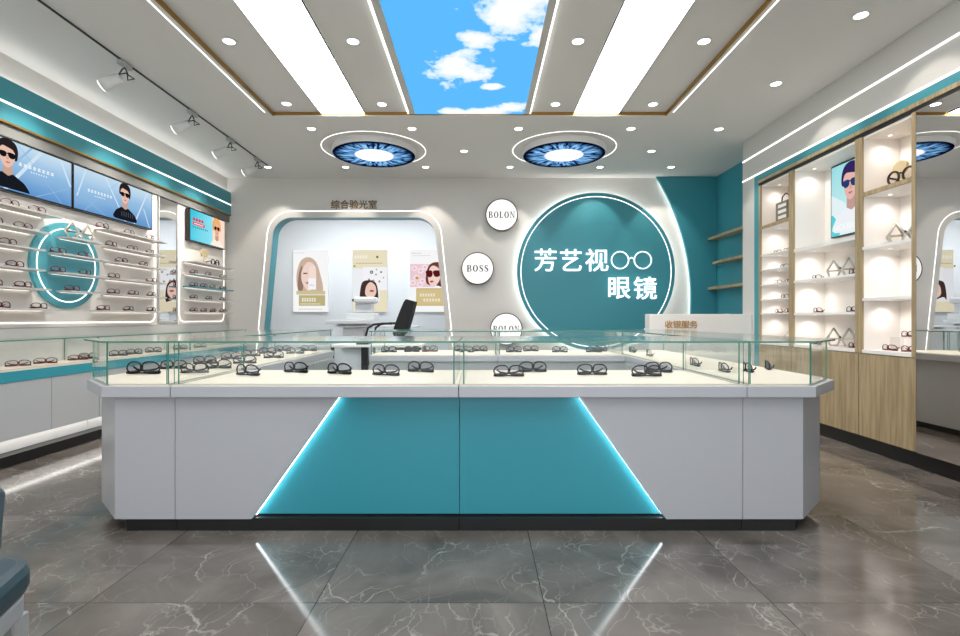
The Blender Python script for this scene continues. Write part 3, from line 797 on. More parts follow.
# base outlines (plan): wings own the chamfered corners
def island_unit(name, label, body, slab, kick, glass_walls, top, seams=None, group='glass display counters of the island'):
    cx = sum(p[0] for p in body)/len(body); cy = sum(p[1] for p in body)/len(body)
    t = thing(name, label, 'display counter', (cx, cy, 0), group)
    obj('kick_plate', PR(kick, 0, .059), 'black', t)
    obj('body', PR(body, .06, ZB-.001), 'panelgrey', t)
    obj('slab', PR(slab, ZB, ZD-.006), 'panelgrey', t, bevel=.003)
    cxs = sum(p[0] for p in slab)/len(slab); cys = sum(p[1] for p in slab)/len(slab)
    ins = [(p[0]+(.022 if p[0] < cxs else -.022), p[1]+(.022 if p[1] < cys else -.022)) for p in slab]
    obj('display_base', PR(ins, ZD-.006, ZD), 'deck', t)
    for (p, q) in glass_walls:
        P_ = Vector(p); Q = Vector(q); d = (Q-P_).normalized(); nrm = Vector((-d.y, d.x))*.0035
        bm = bmesh.new(); pts = [P_+nrm, Q+nrm, Q-nrm, P_-nrm]
        prism(bm, [tuple(v) for v in pts], ZD+.001, ZG-.009); bm.normal_update()
        for f in bm.faces:
            if abs(f.normal.z) > .5 or abs(Vector((f.normal.x, f.normal.y)).dot(d)) > .7: f.material_index = 1
        obj('side_glass', bm, ['glass', 'glassedge'], t)
    bm = bmesh.new(); prism(bm, top, ZG-.008, ZG, mi=0, side_mi=1)
    obj('top_glass', bm, ['glasstop', 'glassedge'], t)
    return t
e = .0015
# left wing
LX0, LX1 = XM-1.855, -1.432
lw = island_unit('side_counter', 'left wing of the glass island with the chamfered front corner', 
    [(LX0, 2.64), (XM-1.616, YF), (LX1-e, YF), (LX1-e, 4.98), (LX0, 4.98)],
    [(-2.03, 2.64), (-1.750, YD), (LX1-e, YD), (LX1-e, 5.02), (-2.03, 5.02)],
    [(LX0+.06, 2.66), (-1.67, YF+.015), (LX1-e, YF+.015), (LX1-e, 4.94), (LX0+.06, 4.94)],
    [((-1.738, YD+.025), (-1.462, YD+.025)), ((-2.005, 2.65), (-1.742, YD+.028)), ((-1.458, YD+.03), (-1.458, 5.0)), ((-2.01, 2.66), (-2.01, 5.0)), ((-2.005, 5.002), (-1.462, 5.002))],
    [(-2.04, 2.63), (-1.752, YD), (-1.447, YD), (-1.447, 5.03), (-2.04, 5.03)])
for k, (a, b) in enumerate([(3.1, 3.72), (3.73, 4.35), (4.36, 4.97)]):
    obj('drawer', B(LX1, LX1+.012, a, b, .47, .62), 'handle', lw); obj('door', B(LX1, LX1+.012, a, b, .08, .46), 'handle', lw)
# right wing
RXa, RXb = 1.2345, 1.755
rw = island_unit('side_counter', 'right wing of the glass island beside the wooden wall cabinets',
    [(RXa+e, YF), (1.517, YF), (RXb, 2.64), (RXb, 4.98), (RXa+e, 4.98)],
    [(RXa+e, YD), (1.552, YD), (1.815, 2.62), (1.815, 5.02), (RXa+e, 5.02)],
    [(RXa+e, YF+.015), (1.49, YF+.015), (RXb-.06, 2.66), (RXb-.06, 4.94), (RXa+e, 4.94)],
    [((1.262, YD+.025), (1.540, YD+.025)), ((1.545, YD+.028), (1.79, 2.64)), ((1.258, YD+.03), (1.258, 5.0)), ((1.795, 2.65), (1.795, 5.0)), ((1.262, 5.002), (1.79, 5.002))],
    [(1.247, YD), (1.554, YD), (1.822, 2.62), (1.822, 5.03), (1.247, 5.03)])
obj('drawer', B(RXa-.012, RXa, 3.1, 4.33, .47, .62), 'handle', rw); obj('door', B(RXa-.012, RXa, 3.1, 4.33, .08, .46), 'handle', rw)
# front counters: two halves, the teal trapezoid between them
HT, HB = .553, .975
def front_counter(side, label):
    xa, xb = (LX1+e, XM-e) if side < 0 else (XM+e, RXa-e)
    xo = xa if side < 0 else xb; xi = xb if side < 0 else xa
    t = thing('front_counter', label, 'display counter', ((xa+xb)/2, 2.75, 0), 'glass display counters of the island')
    YBk = 3.06
    obj('kick_plate', B(xa, xb, YF+.015, YBk-.05, 0, .059), 'black', t)
    obj('body', B(xa, xb, YF+.07, YBk, .06, ZB-.001), 'panelgrey', t)
    # grey slanted facing panel
    pts = [(xo, .06), (XM+side*HB, .06), (XM+side*(HT+.015), ZB-.001), (xo, ZB-.001)]
    obj('facing_panel', PR(pts, YF, YF+.069, axis='y'), 'panelgrey', t)
    # teal inset
    pts = [(xi, .066), (XM+side*(HB-.012), .066), (XM+side*(HT+.005), ZB-.001), (xi, ZB-.001)]
    o = obj('teal_panel', PR(pts, YF+.052, YF+.0695, axis='y'), 'tealgloss', t); o['label'] = 'glossy teal inset panel'
    # light line on the slanted return of the facing panel
    a = Vector((XM+side*HB, .06)); b = Vector((XM+side*(HT+.015), ZB-.002)); d = (b-a).normalized(); n = Vector((-side, 0))
    n = n-d*n.dot(d); n.normalize(); a = a+d*.012
    q = [a+n*.0008, b+n*.0008, b+n*.0030, a+n*.0030]
    bm = PR([tuple(v) for v in q], YF+.030, YF+.046, axis='y')
    lip = [a+n*.0005, b+n*.0005, b+n*.0052, a+n*.0052]
    obj('edge_lip', PR([tuple(v) for v in lip], YF+.001, YF+.006, axis='y'), 'teal', t)
    o = obj('light_line', bm, 'ledcool', t); o['label'] = 'white light line along the slanted edge'
    obj('slab', B(xa, xb, YD, YBk+.02, ZB, ZD-.006), 'panelgrey', t, bevel=.003)
    obj('display_base', B(xa, xb, YD+.022, YBk, ZD-.006, ZD), 'deck', t)
    pane('front_glass', t, xa+.004, xb-.004, YD+.0215, YD+.0285, ZD+.001, ZG-.009)
    pane('back_glass', t, xa+.004, xb-.004, YBk-.012, YBk-.005, ZD+.001, ZG-.009)
    for (u, v) in ((xa+.018, xa+.025), (xb-.025, xb-.018)):
        pane('end_glass', t, u, v, YD+.03, YBk-.014, ZD+.001, ZG-.009)
    pane('top_glass', t, xa+.001-(.012 if side < 0 else 0), xb-.001+(.010 if side > 0 else 0), YD, YBk+.01, ZG-.008, ZG)
    return t
front_counter(-1, 'left front glass counter of the island, with left half of the teal trapezoid')
front_counter(1, 'right front glass counter of the island, with right half of the teal trapezoid')
# back counters
for xa, xb, lb in [(-.945, .150, 'left back glass counter of the island near the entrance gap'), (.153, 1.232, 'right back glass counter of the island before the teal sign')]:
    t = thing('back_counter', lb, 'display counter', ((xa+xb)/2, 4.68, 0), 'glass display counters of the island')
    obj('kick_plate', B(xa+.02, xb-.002, 4.40, 4.95, 0, .059), 'black', t)
    obj('body', B(xa, xb, 4.37, 4.98, .06, ZB-.001), 'panelgrey', t)
    n = 2; st = (xb-xa)/n
    for k in range(n):
        obj('drawer', B(xa+k*st+.001, xa+(k+1)*st-.001, 4.354, 4.369, .545, .632), 'handle', t)
        obj('door', B(xa+k*st+.001, xa+(k+1)*st-.001, 4.354, 4.369, .08, .541), 'handle', t)
    obj('slab', B(xa, xb, 4.345, 5.02, ZB, ZD-.006), 'panelgrey', t, bevel=.003)
    obj('display_base', B(xa+.01, xb-.01, 4.36, 5.0, ZD-.006, ZD), 'deck', t)
    pane('front_glass', t, xa+.004, xb-.004, 4.365, 4.372, ZD+.001, ZG-.009)
    pane('back_glass', t, xa+.004, xb-.004, 4.99, 4.997, ZD+.001, ZG-.009)
    for (u, v) in ((xa+.012, xa+.019), (xb-.019, xb-.012)):
        pane('end_glass', t, u, v, 4.374, 4.988, ZD+.001, ZG-.009)
    pane('top_glass', t, xa, xb, 4.35, 5.02, ZG-.008, ZG)

# glasses inside the island
def isl(px, py, rz, kind, label, group, sc=1.0):
    y = (1-ZD)*F/(py-CY); x = (px-CX)*y/F
    return put(kind, x, y, ZD+.0012, rz, label, group, sc)
fl = ['first', 'second', 'third', 'fourth', 'fifth']
for i, (px, py) in enumerate([(246, 376), (294.5, 373), (338, 374.5), (385, 376), (420, 372.5)]):
    isl(px, py, -.35+random.uniform(-.08, .08), 'black', 'black sunglasses in left front island counter, %s of five from left' % fl[i], 'sunglasses in the left front counter', 1.13)
for i, (px, py) in enumerate([(509, 377), (533, 372.5), (592.5, 375.5), (647.5, 377), (659, 373)]):
    isl(px, py, random.uniform(-.1, .12), 'black', 'black sunglasses in right front island counter, %s of five from left' % fl[i], 'sunglasses in the right front counter', 1.13)
isl(142, 374.5, .0, 'black', 'black sunglasses in the chamfered front corner of the left island wing', 'sunglasses in the left wing', 1.3)
for i, (x, y) in enumerate([(-1.60, 2.86), (-1.60, 3.12), (-1.60, 3.47), (-1.60, 3.96), (-1.61, 4.45), (-1.62, 4.83)]):
    put('black', x, y, ZD+.0012, .15, 'black sunglasses in inner row of left island wing, %s from the front' % ordw[i], 'sunglasses in the left wing', 1.05)
for i, (x, y) in enumerate([(-1.86, 3.10), (-1.86, 3.45), (-1.86, 3.82), (-1.86, 4.15), (-1.86, 4.48), (-1.86, 4.82)]):
    put('black', x, y, ZD+.0012, .3, 'black sunglasses in outer row of left island wing, %s from the front' % ordw[i], 'sunglasses in the left wing', 1.0)
for i, (px, py, rz) in enumerate([(766, 369.4, -1.95), (746, 372, -1.75), (722, 372, -1.65), (693, 366, -1.6), (648, 356.2, -1.6), (631, 352.6, -1.5)]):
    isl(px, py, rz, 'dark' if i == 0 else 'black', ['dark blue tinted sunglasses near the right front corner of the island', 'black sunglasses in the right island wing behind the glass seam', 'black sunglasses in the right island wing, second from the glass seam',
        'black sunglasses in the middle of the right island wing', 'black sunglasses in the rear half of the right island wing', 'black sunglasses farthest back in the right island wing'][i], 'sunglasses in the right wing', 1.0)
for i, (px, py) in enumerate([(389, 352.5), (466, 352.6), (480, 351.6)]):
    isl(px, py, random.uniform(-.1, .1), 'black', 'black sunglasses in left back island counter, %s of three from left' % fl[i], 'sunglasses in the back counters', 1.0)
isl(412, 352.2, .2, 'dark', 'dark lensed sunglasses in the left back island counter beside the tortoiseshell pair', 'sunglasses in the back counters')
isl(430, 352, .3, 'tort', 'brown tortoiseshell glasses in the left back island counter', 'sunglasses in the back counters', 1.05)
for i, (px, py) in enumerate([(514, 352.5), (531, 351.5), (560, 352.5), (594, 352.5), (600, 351.6)]):
    isl(px, py, random.uniform(-.1, .1), 'black', 'black sunglasses in right back island counter, %s of five from left' % fl[i], 'sunglasses in the back counters', 1.0)

# ------------------------------------------------------------------ right side bulkhead, pier, cabinets, mirror
struct('wall_pier', B(XC, XR-.001, 5.405, 5.64, 0, 2.50), 'wallgrey')
struct('wall_bulkhead', B(XC, XR-.001, -2.5, 5.64, 2.501, H-.001), 'wallgrey')
bm = bmesh.new(); box(bm, XC+.002, XR-.001, -2.5, 5.404, 2.44, 2.50); box(bm, XC+.002, XR-.001, 5.322, 5.404, 0, 2.4395)
struct('trim_7', bm, 'teal')
struct('trim_8', B(XC-.006, XR-.001, -2.5, 5.321, 2.410, 2.4395), 'wood')
struct('trim_9', B(XC+.004, XR-.001, -2.5, 5.321, 2.385, 2.4095), 'black')
tagit(obj('bulkhead_light_line', B(XC-.006, XC-.0005, -2.4, 5.64, 2.719, 2.732), 'led'), 'upper white light line along the grey bulkhead above the right wall cabinets', 'light strip')
tagit(obj('bulkhead_light_line', B(XC-.006, XC-.0005, -2.4, 5.64, 2.504, 2.517), 'led'), 'lower white light line along the bulkhead edge above the teal band', 'light strip')
struct('baseboard_right', B(XC+.04, XC+.07, -2.5, 5.32, 0, .109), 'black')

def niche_light(t, x, y, z, e=3.0, tgt=None):
    obj('puck_light', cyl(bmesh.new(), (x, y), .014, z-.0015, z-.0004, 16), 'puck', t)
    lamp('niche_spot', 'SPOT', (x, y, z-.012), e, (1, .93, .86), t, target=tgt or (x+.02, y+.0, z-1), spot_size=2.5, spot_blend=1.0, shadow_soft_size=.02)
def cabinet(y0, y1, label, shelves, endp=False):
    """open wall cabinet between y0 (near) and y1 (far); wood posts of .035 at each side"""
    p = .035
    t = thing('wall_cabinet', label, 'cabinet', (3.05, (y0+y1)/2, .11), 'wooden cabinets along the right wall')
    obj('base_cabinet', B(XC+.018, 3.22, y0, y1, .111, .742), 'wood', t)
    obj('door', B(XC+.002, XC+.017, y0+.004, y1-.004, .114, .735), 'wood', t)
    obj('bottom_board', B(XC+.001, 3.20, y0+p, y1-p, .743, .768), 'niche', t)
    obj('back_panel', B(3.19, 3.222, y0, y1, .743, 2.383), 'niche', t)
    for a in (y0, y1-p):
        obj('side_panel', B(XC+.016, 3.189, a, a+p, .743, 2.383), 'niche', t)
    for a in (y0, y1-p):
        obj('face_post', B(XC, XC+.015, a, a+p, .743, 2.383), 'wood', t)
    obj('top_panel', B(XC+.016, 3.189, y0+p, y1-p, 2.365, 2.383), 'niche', t)
    tops = [2.365]
    for (z, th, m) in shelves:
        obj('shelf', B(XC+.004, 3.189, y0+p, y1-p, z-th, z), m, t)
        if m == 'wood':
            obj('shelf_lining', B(XC+.02, 3.188, y0+p+.001, y1-p-.001, z-th-.003, z-th-.0002), 'white', t)
        tops.append(z-th-(.003 if m == 'wood' else 0))
    return t, tops
p2 = .035
t1, tp = cabinet(4.765, 5.32, 'narrow wooden cabinet with six shelves beside the white pier', [(1.957, .03, 'wood'), (1.657, .012, 'white'), (1.503, .012, 'white'), (1.352, .012, 'white'), (1.202, .012, 'white'), (1.06, .012, 'white')])
for z in tp: niche_light(t1, 3.05, 5.20, z, 1.5)
t2, tp = cabinet(3.918, 4.763, 'wide middle wooden cabinet holding the portrait screen', [(1.647, .032, 'white'), (1.354, .022, 'white'), (1.057, .022, 'white')])
for z in tp: niche_light(t2, 3.04, 4.645, z, 2.0)
t3, tp = cabinet(3.40, 3.916, 'nearest wooden cabinet with two white shelves beside the wall mirror', [(1.957, .03, 'wood'), (1.545, .022, 'white'), (1.158, .022, 'white')])
for z in tp: niche_light(t3, 3.05, 3.80, z, 2.0)

t = thing('wall_mirror', 'large wall mirror to the right of the wooden cabinets', 'mirror', (XC, .5, .11))
obj('mirror_glass', B(XC, XC+.006, -2.45, 3.396, .112, 2.384), 'mirror', t)
obj('backing', B(XC+.007, XC+.05, -2.45, 3.396, .112, 2.384), 'black', t)

# contents
cy_ = lambda px, X=3.03: X*F/(px-CX)
def cab(px, z, label, kind='red', x=3.03, rz=-PI/2):
    put(kind, x, cy_(px, x), z+.0012, rz+random.uniform(-.1, .1), label, 'eyeglasses in the right wall cabinets', .98)
for z, w, ps in [(1.657, 'topmost', [777, 787.5]), (1.503, 'second', [784]), (1.352, 'third', [777.5, 788]), (1.202, 'fourth', [784.5]), (1.06, 'lowest', [778, 788])]:
    for i, p in enumerate(ps):
        cab(p, z, 'dark red eyeglasses on %s thin shelf of narrow cabinet%s' % (w, '' if len(ps) == 1 else ', %s pair' % ['left', 'right'][i]))
cab(816, 1.354, 'dark red eyeglasses left of the wire diamonds below the portrait screen')
cab(853.5, 1.354, 'dark red eyeglasses right of the wire diamonds below the portrait screen', x=2.96)
cab(817, 1.057, 'left dark red eyeglasses on the lower shelf of the middle cabinet'); cab(852, 1.057, 'right dark red eyeglasses on the lower shelf of the middle cabinet')
cab(815, .768, 'dark red eyeglasses left on the bottom board of the middle cabinet'); cab(853.5, .768, 'dark red eyeglasses right on the bottom board of the middle cabinet', x=2.96)
cab(888.5, .768, 'left dark red eyeglasses on the bottom board of the nearest cabinet', x=2.99); cab(909, .768, 'right dark red eyeglasses on the bottom board of the nearest cabinet', x=2.99)
r = thing('acrylic_riser', 'low clear acrylic riser on the bottom board of the nearest cabinet', 'display stand', (3.10, 3.70, .769))
bm = bmesh.new(); box(bm, 3.05, 3.15, 3.60, 3.80, .862, .868); obj('riser_top', bm, 'lensclear', r)
for yy0 in (3.60, 3.795): obj('riser_side', B(3.05, 3.15, yy0, yy0+.005, .769, .8615), 'lensclear', r)
put('red', 3.10, 3.70, .8692, -PI/2, 'dark red eyeglasses raised on the clear riser in the nearest cabinet', 'eyeglasses in the right wall cabinets', .98)
diamond_pair('pair of silver wire diamonds on the shelf below the portrait screen', 3.06, 4.33, 1.355, -PI/2, 1.12)
diamond_pair('pair of silver wire diamonds on the bottom board of the middle cabinet', 3.06, 4.33, .769, -PI/2, 1.12)
diamond_pair('pair of silver wire diamonds on the bottom board of the narrow cabinet', 3.08, 5.05, .769, -PI/2, .8)
diamond_pair('pair of silver wire diamonds on the upper white shelf of the nearest cabinet', 3.03, 3.63, 1.546, -PI/2, 1.1)
ceramic('beige ceramic fan ornament behind the oversized brown glasses in the nearest cabinet', 3.13, 3.79, 1.958, .245, -PI/2, [(0, .2, 1.1, 1)])
giant_glasses('giant_glasses_ornament', 'oversized dark brown glasses on the wooden shelf of the nearest cabinet', 2.965, 3.60, 1.958, -PI/2, .24, mat('dark_brown_acetate', srgb(52, 30, 20), .3))
# bag
t = thing('handbag', 'grey handbag with pale bands on the wooden shelf of the narrow cabinet', 'bag', (3.0, 5.02, 1.958))
obj('bag_body', B(2.955, 3.055, 4.915, 5.115, 1.959, 2.155), 'bag', t, bevel=.012)
for k in range(3): obj('band', B(2.951, 2.9545, 4.93, 5.06, 1.985+.055*k, 2.015+.055*k), 'white', t)
obj('handle', tube(bmesh.new(), [(3.0, 4.95, 2.155), (3.0, 4.96, 2.21), (3.0, 5.015, 2.235), (3.0, 5.07, 2.21), (3.0, 5.08, 2.155)], .006), 'blackmetal', t)

# portrait screen in the middle cabinet
t = thing('portrait_screen', 'screen in the middle cabinet showing a man in blue sunglasses', 'screen', (3.17, 4.34, 1.72))
obj('housing', B(3.152, 3.189, 4.02, 4.59, 1.722, 2.357), 'blackmetal', t)
AQ = gradient_mat('aqua_screen_picture', srgb(120, 210, 220), srgb(190, 232, 235), srgb(150, 218, 225), 2, 0, 1)
dsp = obj('display', B(3.1505, 3.152, 4.03, 4.58, 1.732, 2.347), AQ, t)
SP = [(ink(225, 240, 242), [(0, 0), (.6, 0), (.3, .45), (0, .6)]), (ink(90, 205, 215), sm([(0, 0), (.18, 0), (.2, .12), (.1, .25), (0, .3)], 4))]
SP += man(.44, .66, .36, .35, I, hair=(52, 38, 92), shirt=(236, 240, 244), glass=(40, 60, 110), skin=(226, 180, 172))
pc = art('picture', dsp, (3.1504, 4.58, 1.732), (0, -.55, 0), (0, 0, .615), clipu(SP))
bm = text_mesh('HOLBROOK', .075, .0004, .001, lambda a, b, c: (3.1475-c, 4.33-a, 1.80+b))
o = obj('lettering', bm, ink(245, 250, 252), dsp)

# ------------------------------------------------------------------ alcove shelves
for k, (z, y1, lb) in enumerate([(2.107, 7.0-.012, 'topmost of three wooden shelves in the teal alcove'), (1.768, 6.84, 'middle of three wooden shelves in the teal alcove'), (1.432, 7.0-.012, 'lowest of three wooden shelves in the teal alcove')]):
    o = obj('wooden_shelf', B(3.113, XR-.001, 5.66, y1, z-.036, z), 'wood', bevel=.002); tagit(o, lb, 'shelf', 'wooden shelves in the teal alcove')

# cashier desk
t = thing('cashier_desk', 'pale cashier desk with gold lettering beside the white pier', 'reception desk', (2.3, 5.6, 0))
fb = obj('front_board', B(1.807, 2.898, 5.45, 5.52, .0, 1.053), 'white', t, bevel=.004)
obj('side_board', B(1.807, 1.845, 5.521, 5.60, .0, 1.053), 'white', t, bevel=.004)
obj('worktop', B(1.846, 2.898, 5.521, 5.98, .72, .75), 'white', t)
obj('support_panel', B(1.846, 1.876, 5.521, 5.95, .0, .719), 'white', t)
obj('lettering', text_mesh('收银服务', .088, .004, .0007, lambda a, b, c: (2.145+a*1.0, 5.4495-c, .943+b*1.0)), 'goldletter', fb)

# ------------------------------------------------------------------ big round sign
YS = 6.98; sc_ = YS/F
sx_, sz_, sr_ = (596-CX)*sc_, 1-(271.7-CY)*sc_, 79*sc_
t = thing('round_sign', 'large round teal sign with white lettering and spectacles outline on the back wall', 'sign', (sx_, YB-.01, sz_))
sd = obj('disc', cyl(bmesh.new(), (sx_, sz_), sr_, YS, YS+.03, 128, axis='y'), 'teal', t)
obj('light_ring', band(bmesh.new(), circ(sx_, sz_, sr_-.058, 128), circ(sx_, sz_, sr_-.0485, 128), YS-.004, YS-.0005), 'led', t)
bm = bmesh.new(); cc = circ(sx_, sz_, sr_-.045, 96)
for k in range(96):
    p, q = cc[k], cc[(k+1) % 96]
    bm.faces.new([bm.verts.new(c) for c in ((p[0], YS+.033, p[1]), (q[0], YS+.033, q[1]), (q[0], YB-.012, q[1]), (p[0], YB-.012, p[1]))])
o = obj('halo_strip', bm, emis('halo_led', (1, .97, .92, 1), 9), t); o['label'] = 'glowing strip behind the disc'
obj('mount', cyl(bmesh.new(), (sx_, sz_), .6, YS+.031, YB-.001, 48, axis='y'), 'white', t)
def PS(px, py): return ((px-CX)*(YS-.03)/F, 1-(py-CY)*(YS-.03)/F)
for ch, px, py in [('芳', 545.5, 260), ('艺', 571, 260), ('视', 597, 260), ('眼', 619.5, 288), ('镜', 645.5, 288)]:
    X_, Z_ = PS(px, py)
    obj('lettering', text_mesh(ch, .33, .012, .0018, lambda a, b, c: (X_+a, YS-.004-c-.006, Z_+b)), 'lettering', sd)
bm = bmesh.new()
for px in (620.4, 643.2):
    X_, Z_ = PS(px, 260); tube(bm, [(X_+.116*math.cos(2*PI*k/40), YS-.012, Z_+.116*math.sin(2*PI*k/40)) for k in range(40)], .009, closed=True, n=6)
a_ = PS(628.9, 259); b_ = PS(634.7, 259)
tube(bm, [(a_[0], YS-.012, a_[1]), ((a_[0]+b_[0])/2, YS-.012, a_[1]+.022), (b_[0], YS-.012, b_[1])], .009, n=6)
obj('spectacles_outline', bm, 'lettering', sd)

# optometry room name
X_, Z_ = pxb(354, 204.5)
o = obj('lettering_sign', text_mesh('综合验光室', .128, .006, .0014, lambda a, b, c: (X_+a, YB-.001-c, Z_+b), spacing=1.02), 'bronzeletter')
tagit(o, 'small bronze lettering above the arched opening', 'sign')

# brand discs ---- serif capitals drawn as outlines
def serif(ch):
    """list of solids (outline points) in a 0..1 high cell, with width"""
    R_ = lambda x0, y0, x1, y1: [(x0, y0), (x1, y0), (x1, y1), (x0, y1)]
    def bowl(cx, cy, rx, ry, th, tv_, a0=-PI/2, a1=PI/2, n=14):
        out = [(cx+rx*math.cos(a0+(a1-a0)*k/n), cy+ry*math.sin(a0+(a1-a0)*k/n)) for k in range(n+1)]
        inn = [(cx+(rx-th)*math.cos(a0+(a1-a0)*k/n), cy+(ry-tv_)*math.sin(a0+(a1-a0)*k/n)) for k in range(n+1)]
        return [[out[k], out[k+1], inn[k+1], inn[k]] for k in range(n)]
    if ch == 'O': return bowl(.42, .5, .40, .51, .21, .08, 0, 2*PI, 28), .84
    if ch == 'B': return [R_(0, 0, .5, .08), R_(0, .92, .45, 1), R_(.08, .04, .28, .96), R_(.2, .47, .45, .55)] + bowl(.42, .76, .25, .24, .18, .08) + bowl(.45, .265, .29, .265, .19, .08), .76
    if ch == 'L': return [R_(0, 0, .62, .08), R_(0, .92, .38, 1), R_(.08, .04, .28, .96), [(.62, .0), (.66, .3), (.62, .3), (.5, .04)]], .68
    if ch == 'N': return [R_(0, 0, .3, .07), R_(0, .93, .25, 1), R_(.11, .04, .19, .96), [(.1, 1), (.28, 1), (.76, 0), (.66, 0)], R_(.68, 0, .76, .96), R_(.57, .93, .87, 1)], .87
    if ch == 'S':
        P_ = [(.55, .72), (.52, .88), (.40, .97), (.28, .97), (.14, .88), (.12, .74), (.2, .62), (.36, .51), (.5, .40), (.55, .26), (.5, .11), (.34, .03), (.22, .03), (.1, .12), (.06, .28)]
        W = [.05, .07, .08, .09, .14, .18, .2, .21, .2, .18, .14, .09, .08, .07, .05]; out = []
        for k in range(len(P_)-1):
            a, b = Vector(P_[k]), Vector(P_[k+1]); d = (b-a).normalized(); n = Vector((-d.y, d.x))
            out.append([tuple(a+n*W[k]/2), tuple(b+n*W[k+1]/2), tuple(b-n*W[k+1]/2), tuple(a-n*W[k]/2)])
        out += [R_(.54, .70, .58, 1), R_(.03, 0, .07, .3)]
        return out, .64
def brand(word, px, py, label):
    Yf = YB-.075; X0 = (px-CX)*Yf/F; Z0 = 1-(py-CY)*Yf/F; r = .213
    t = thing('brand_disc', label, 'sign', (X0, YB-.04, Z0), 'round brand signs on the back wall')
    obj('drum', cyl(bmesh.new(), (X0, Z0), r, Yf+.004, YB-.002, 64, axis='y'), 'gold', t)
    obj('rim', band(bmesh.new(), circ(X0, Z0, r-.003, 64), circ(X0, Z0, r+.009, 64), Yf-.004, Yf+.03), mat('dark_bronze', srgb(58, 48, 34), .4, metal=.5), t)
    fc_ = obj('face', cyl(bmesh.new(), (X0, Z0), r-.0035, Yf-.002, Yf+.0035, 64, axis='y'), 'sign', t)
    hh = .088; gap = .16; ws = [serif(c)[1] for c in word]; tot = (sum(ws)+gap*(len(word)-1))*hh
    sq = 1.0 if tot < .36 else .36/tot
    bm = bmesh.new(); x = X0-tot*sq/2
    for c, w in zip(word, ws):
        for q in serif(c)[0]:
            prism(bm, [(x+u*hh*sq, Z0+(v-.5)*hh) for u, v in q], Yf-.0045, Yf-.0022, axis='y')
        x += (w+gap)*hh*sq
    obj('lettering', bm, 'inkblack', fc_)
brand('BOLON', 501.7, 214.8, 'topmost of the three round lit signs, reading BOLON')
brand('BOSS', 477.6, 268.4, 'middle round lit sign, reading BOSS, nearest the arch')
brand('BOLON', 506.3, 329, 'lowest round lit sign, partly behind the showcase glass')

# ------------------------------------------------------------------ posters in the optometry room
YP = 8.585
def poster(px0, px1, label, shapes):
    x0, x1 = (px0-CX)*8.56/F, (px1-CX)*8.56/F; z1, z0 = 1-(249.7-CY)*8.56/F, 1-(312-CY)*8.56/F
    t = thing('lightbox_poster', label, 'poster', ((x0+x1)/2, 8.6, z0), 'posters in the optometry room')
    obj('box', B(x0, x1, 8.565, 8.598, z0, z1), 'white', t)
    art('picture', t, (x0, 8.5645, z0), (x1-x0, 0, 0), (0, 0, z1-z0), clipu(shapes), eps=.0008)
I2 = lambda r, g, b: ink(r, g, b, .95)
P1 = [(I2(250, 250, 250), R4(0, 0, 1, 1)), (I2(205, 180, 160), sm([(.14, .36), (.1, .6), (.22, .82), (.45, .88), (.66, .8), (.78, .6), (.86, .36), (.7, .33), (.3, .33)], 5)),
      (I2(150, 120, 105), sm([(.14, .36), (.16, .6), (.26, .74), (.3, .5), (.26, .34)], 4)), (I2(240, 214, 202), sm([(.26, .68), (.24, .52), (.33, .4), (.46, .34), (.6, .42), (.65, .6), (.6, .76), (.42, .8)], 5)),
      (I2(120, 80, 72), R4(.29, .61, .41, .63)), (I2(205, 120, 120), sm([(.35, .47), (.43, .485), (.48, .47), (.42, .45)], 3)),
      (I2(246, 224, 214), sm([(.47, .5), (.46, .66), (.5, .74), (.56, .73), (.6, .75), (.65, .7), (.66, .5), (.58, .4)], 4)), (I2(246, 248, 252), R4(.44, .36, .66, .54)), (I2(225, 215, 205), R4(.47, .42, .6, .44)),
      (I2(205, 195, 150), R4(.1, .28, .92, .34)), (I2(190, 178, 128), R4(.17, .1, .92, .27))]
P1 += microtext(.26, .17, .42, .06, 6, I2(250, 248, 235)) + microtext(.22, .12, .6, .02, 16, I2(240, 236, 220)) + microtext(.2, .035, .7, .02, 18, I2(200, 195, 170)) + microtext(.1, .93, .3, .012, 10, I2(190, 190, 190))
poster(293, 328, 'left lit poster showing a woman covering one eye with her hand', P1)
P2 = [(I2(236, 226, 196), R4(0, 0, 1, 1)), (I2(240, 242, 246), R4(0, .17, .78, .7)), (I2(246, 246, 248), R4(.3, .35, 1, .72))]
P2 += [(I2(70, 50, 46), sm([(.2, .2), (.24, .42), (.34, .5), (.6, .5), (.72, .4), (.74, .18), (.6, .18), (.3, .24)], 4)), (I2(236, 205, 190), sm([(.36, .3), (.4, .42), (.52, .48), (.66, .42), (.68, .3), (.56, .22), (.44, .24)], 4)), (I2(170, 80, 80), sm([(.48, .34), (.56, .355), (.63, .34), (.56, .32)], 3))]
for (u, v, r_) in [(.55, .64, .05), (.6, .5, .035), (.78, .49, .03), (.68, .6, .025), (.83, .64, .03), (.48, .52, .03), (.9, .55, .02), (.7, .68, .02)]:
    P2.append((I2(40, 40, 46), ell(u, v, r_, r_*.55, 10))); P2.append((I2(225, 225, 232), ell(u, v, r_*.5, r_*.25, 8)))
P2 += microtext(.06, .86, .4, .05, 5, I2(250, 248, 240)) + microtext(.1, .77, .8, .015, 18, I2(150, 140, 110)) + [(I2(120, 110, 60), ell(.74, .875, .035, .02, 10)), (I2(170, 150, 60), ell(.08, .73, .03, .018, 10))]
poster(352.7, 387, 'middle lit poster in cream, showing a face among floating drops', P2)
P3 = [(I2(250, 250, 250), R4(0, 0, 1, 1)), (I2(238, 205, 214), R4(0, .40, .7, .77))]
for (u, v) in [(.12, .7), (.3, .66), (.18, .55), (.35, .5), (.08, .47), (.42, .72), (.28, .44)]:
    P3.append((I2(248, 226, 232), ell(u, v, .09, .045, 10))); P3.append((I2(222, 175, 188), ell(u, v, .03, .016, 8)))
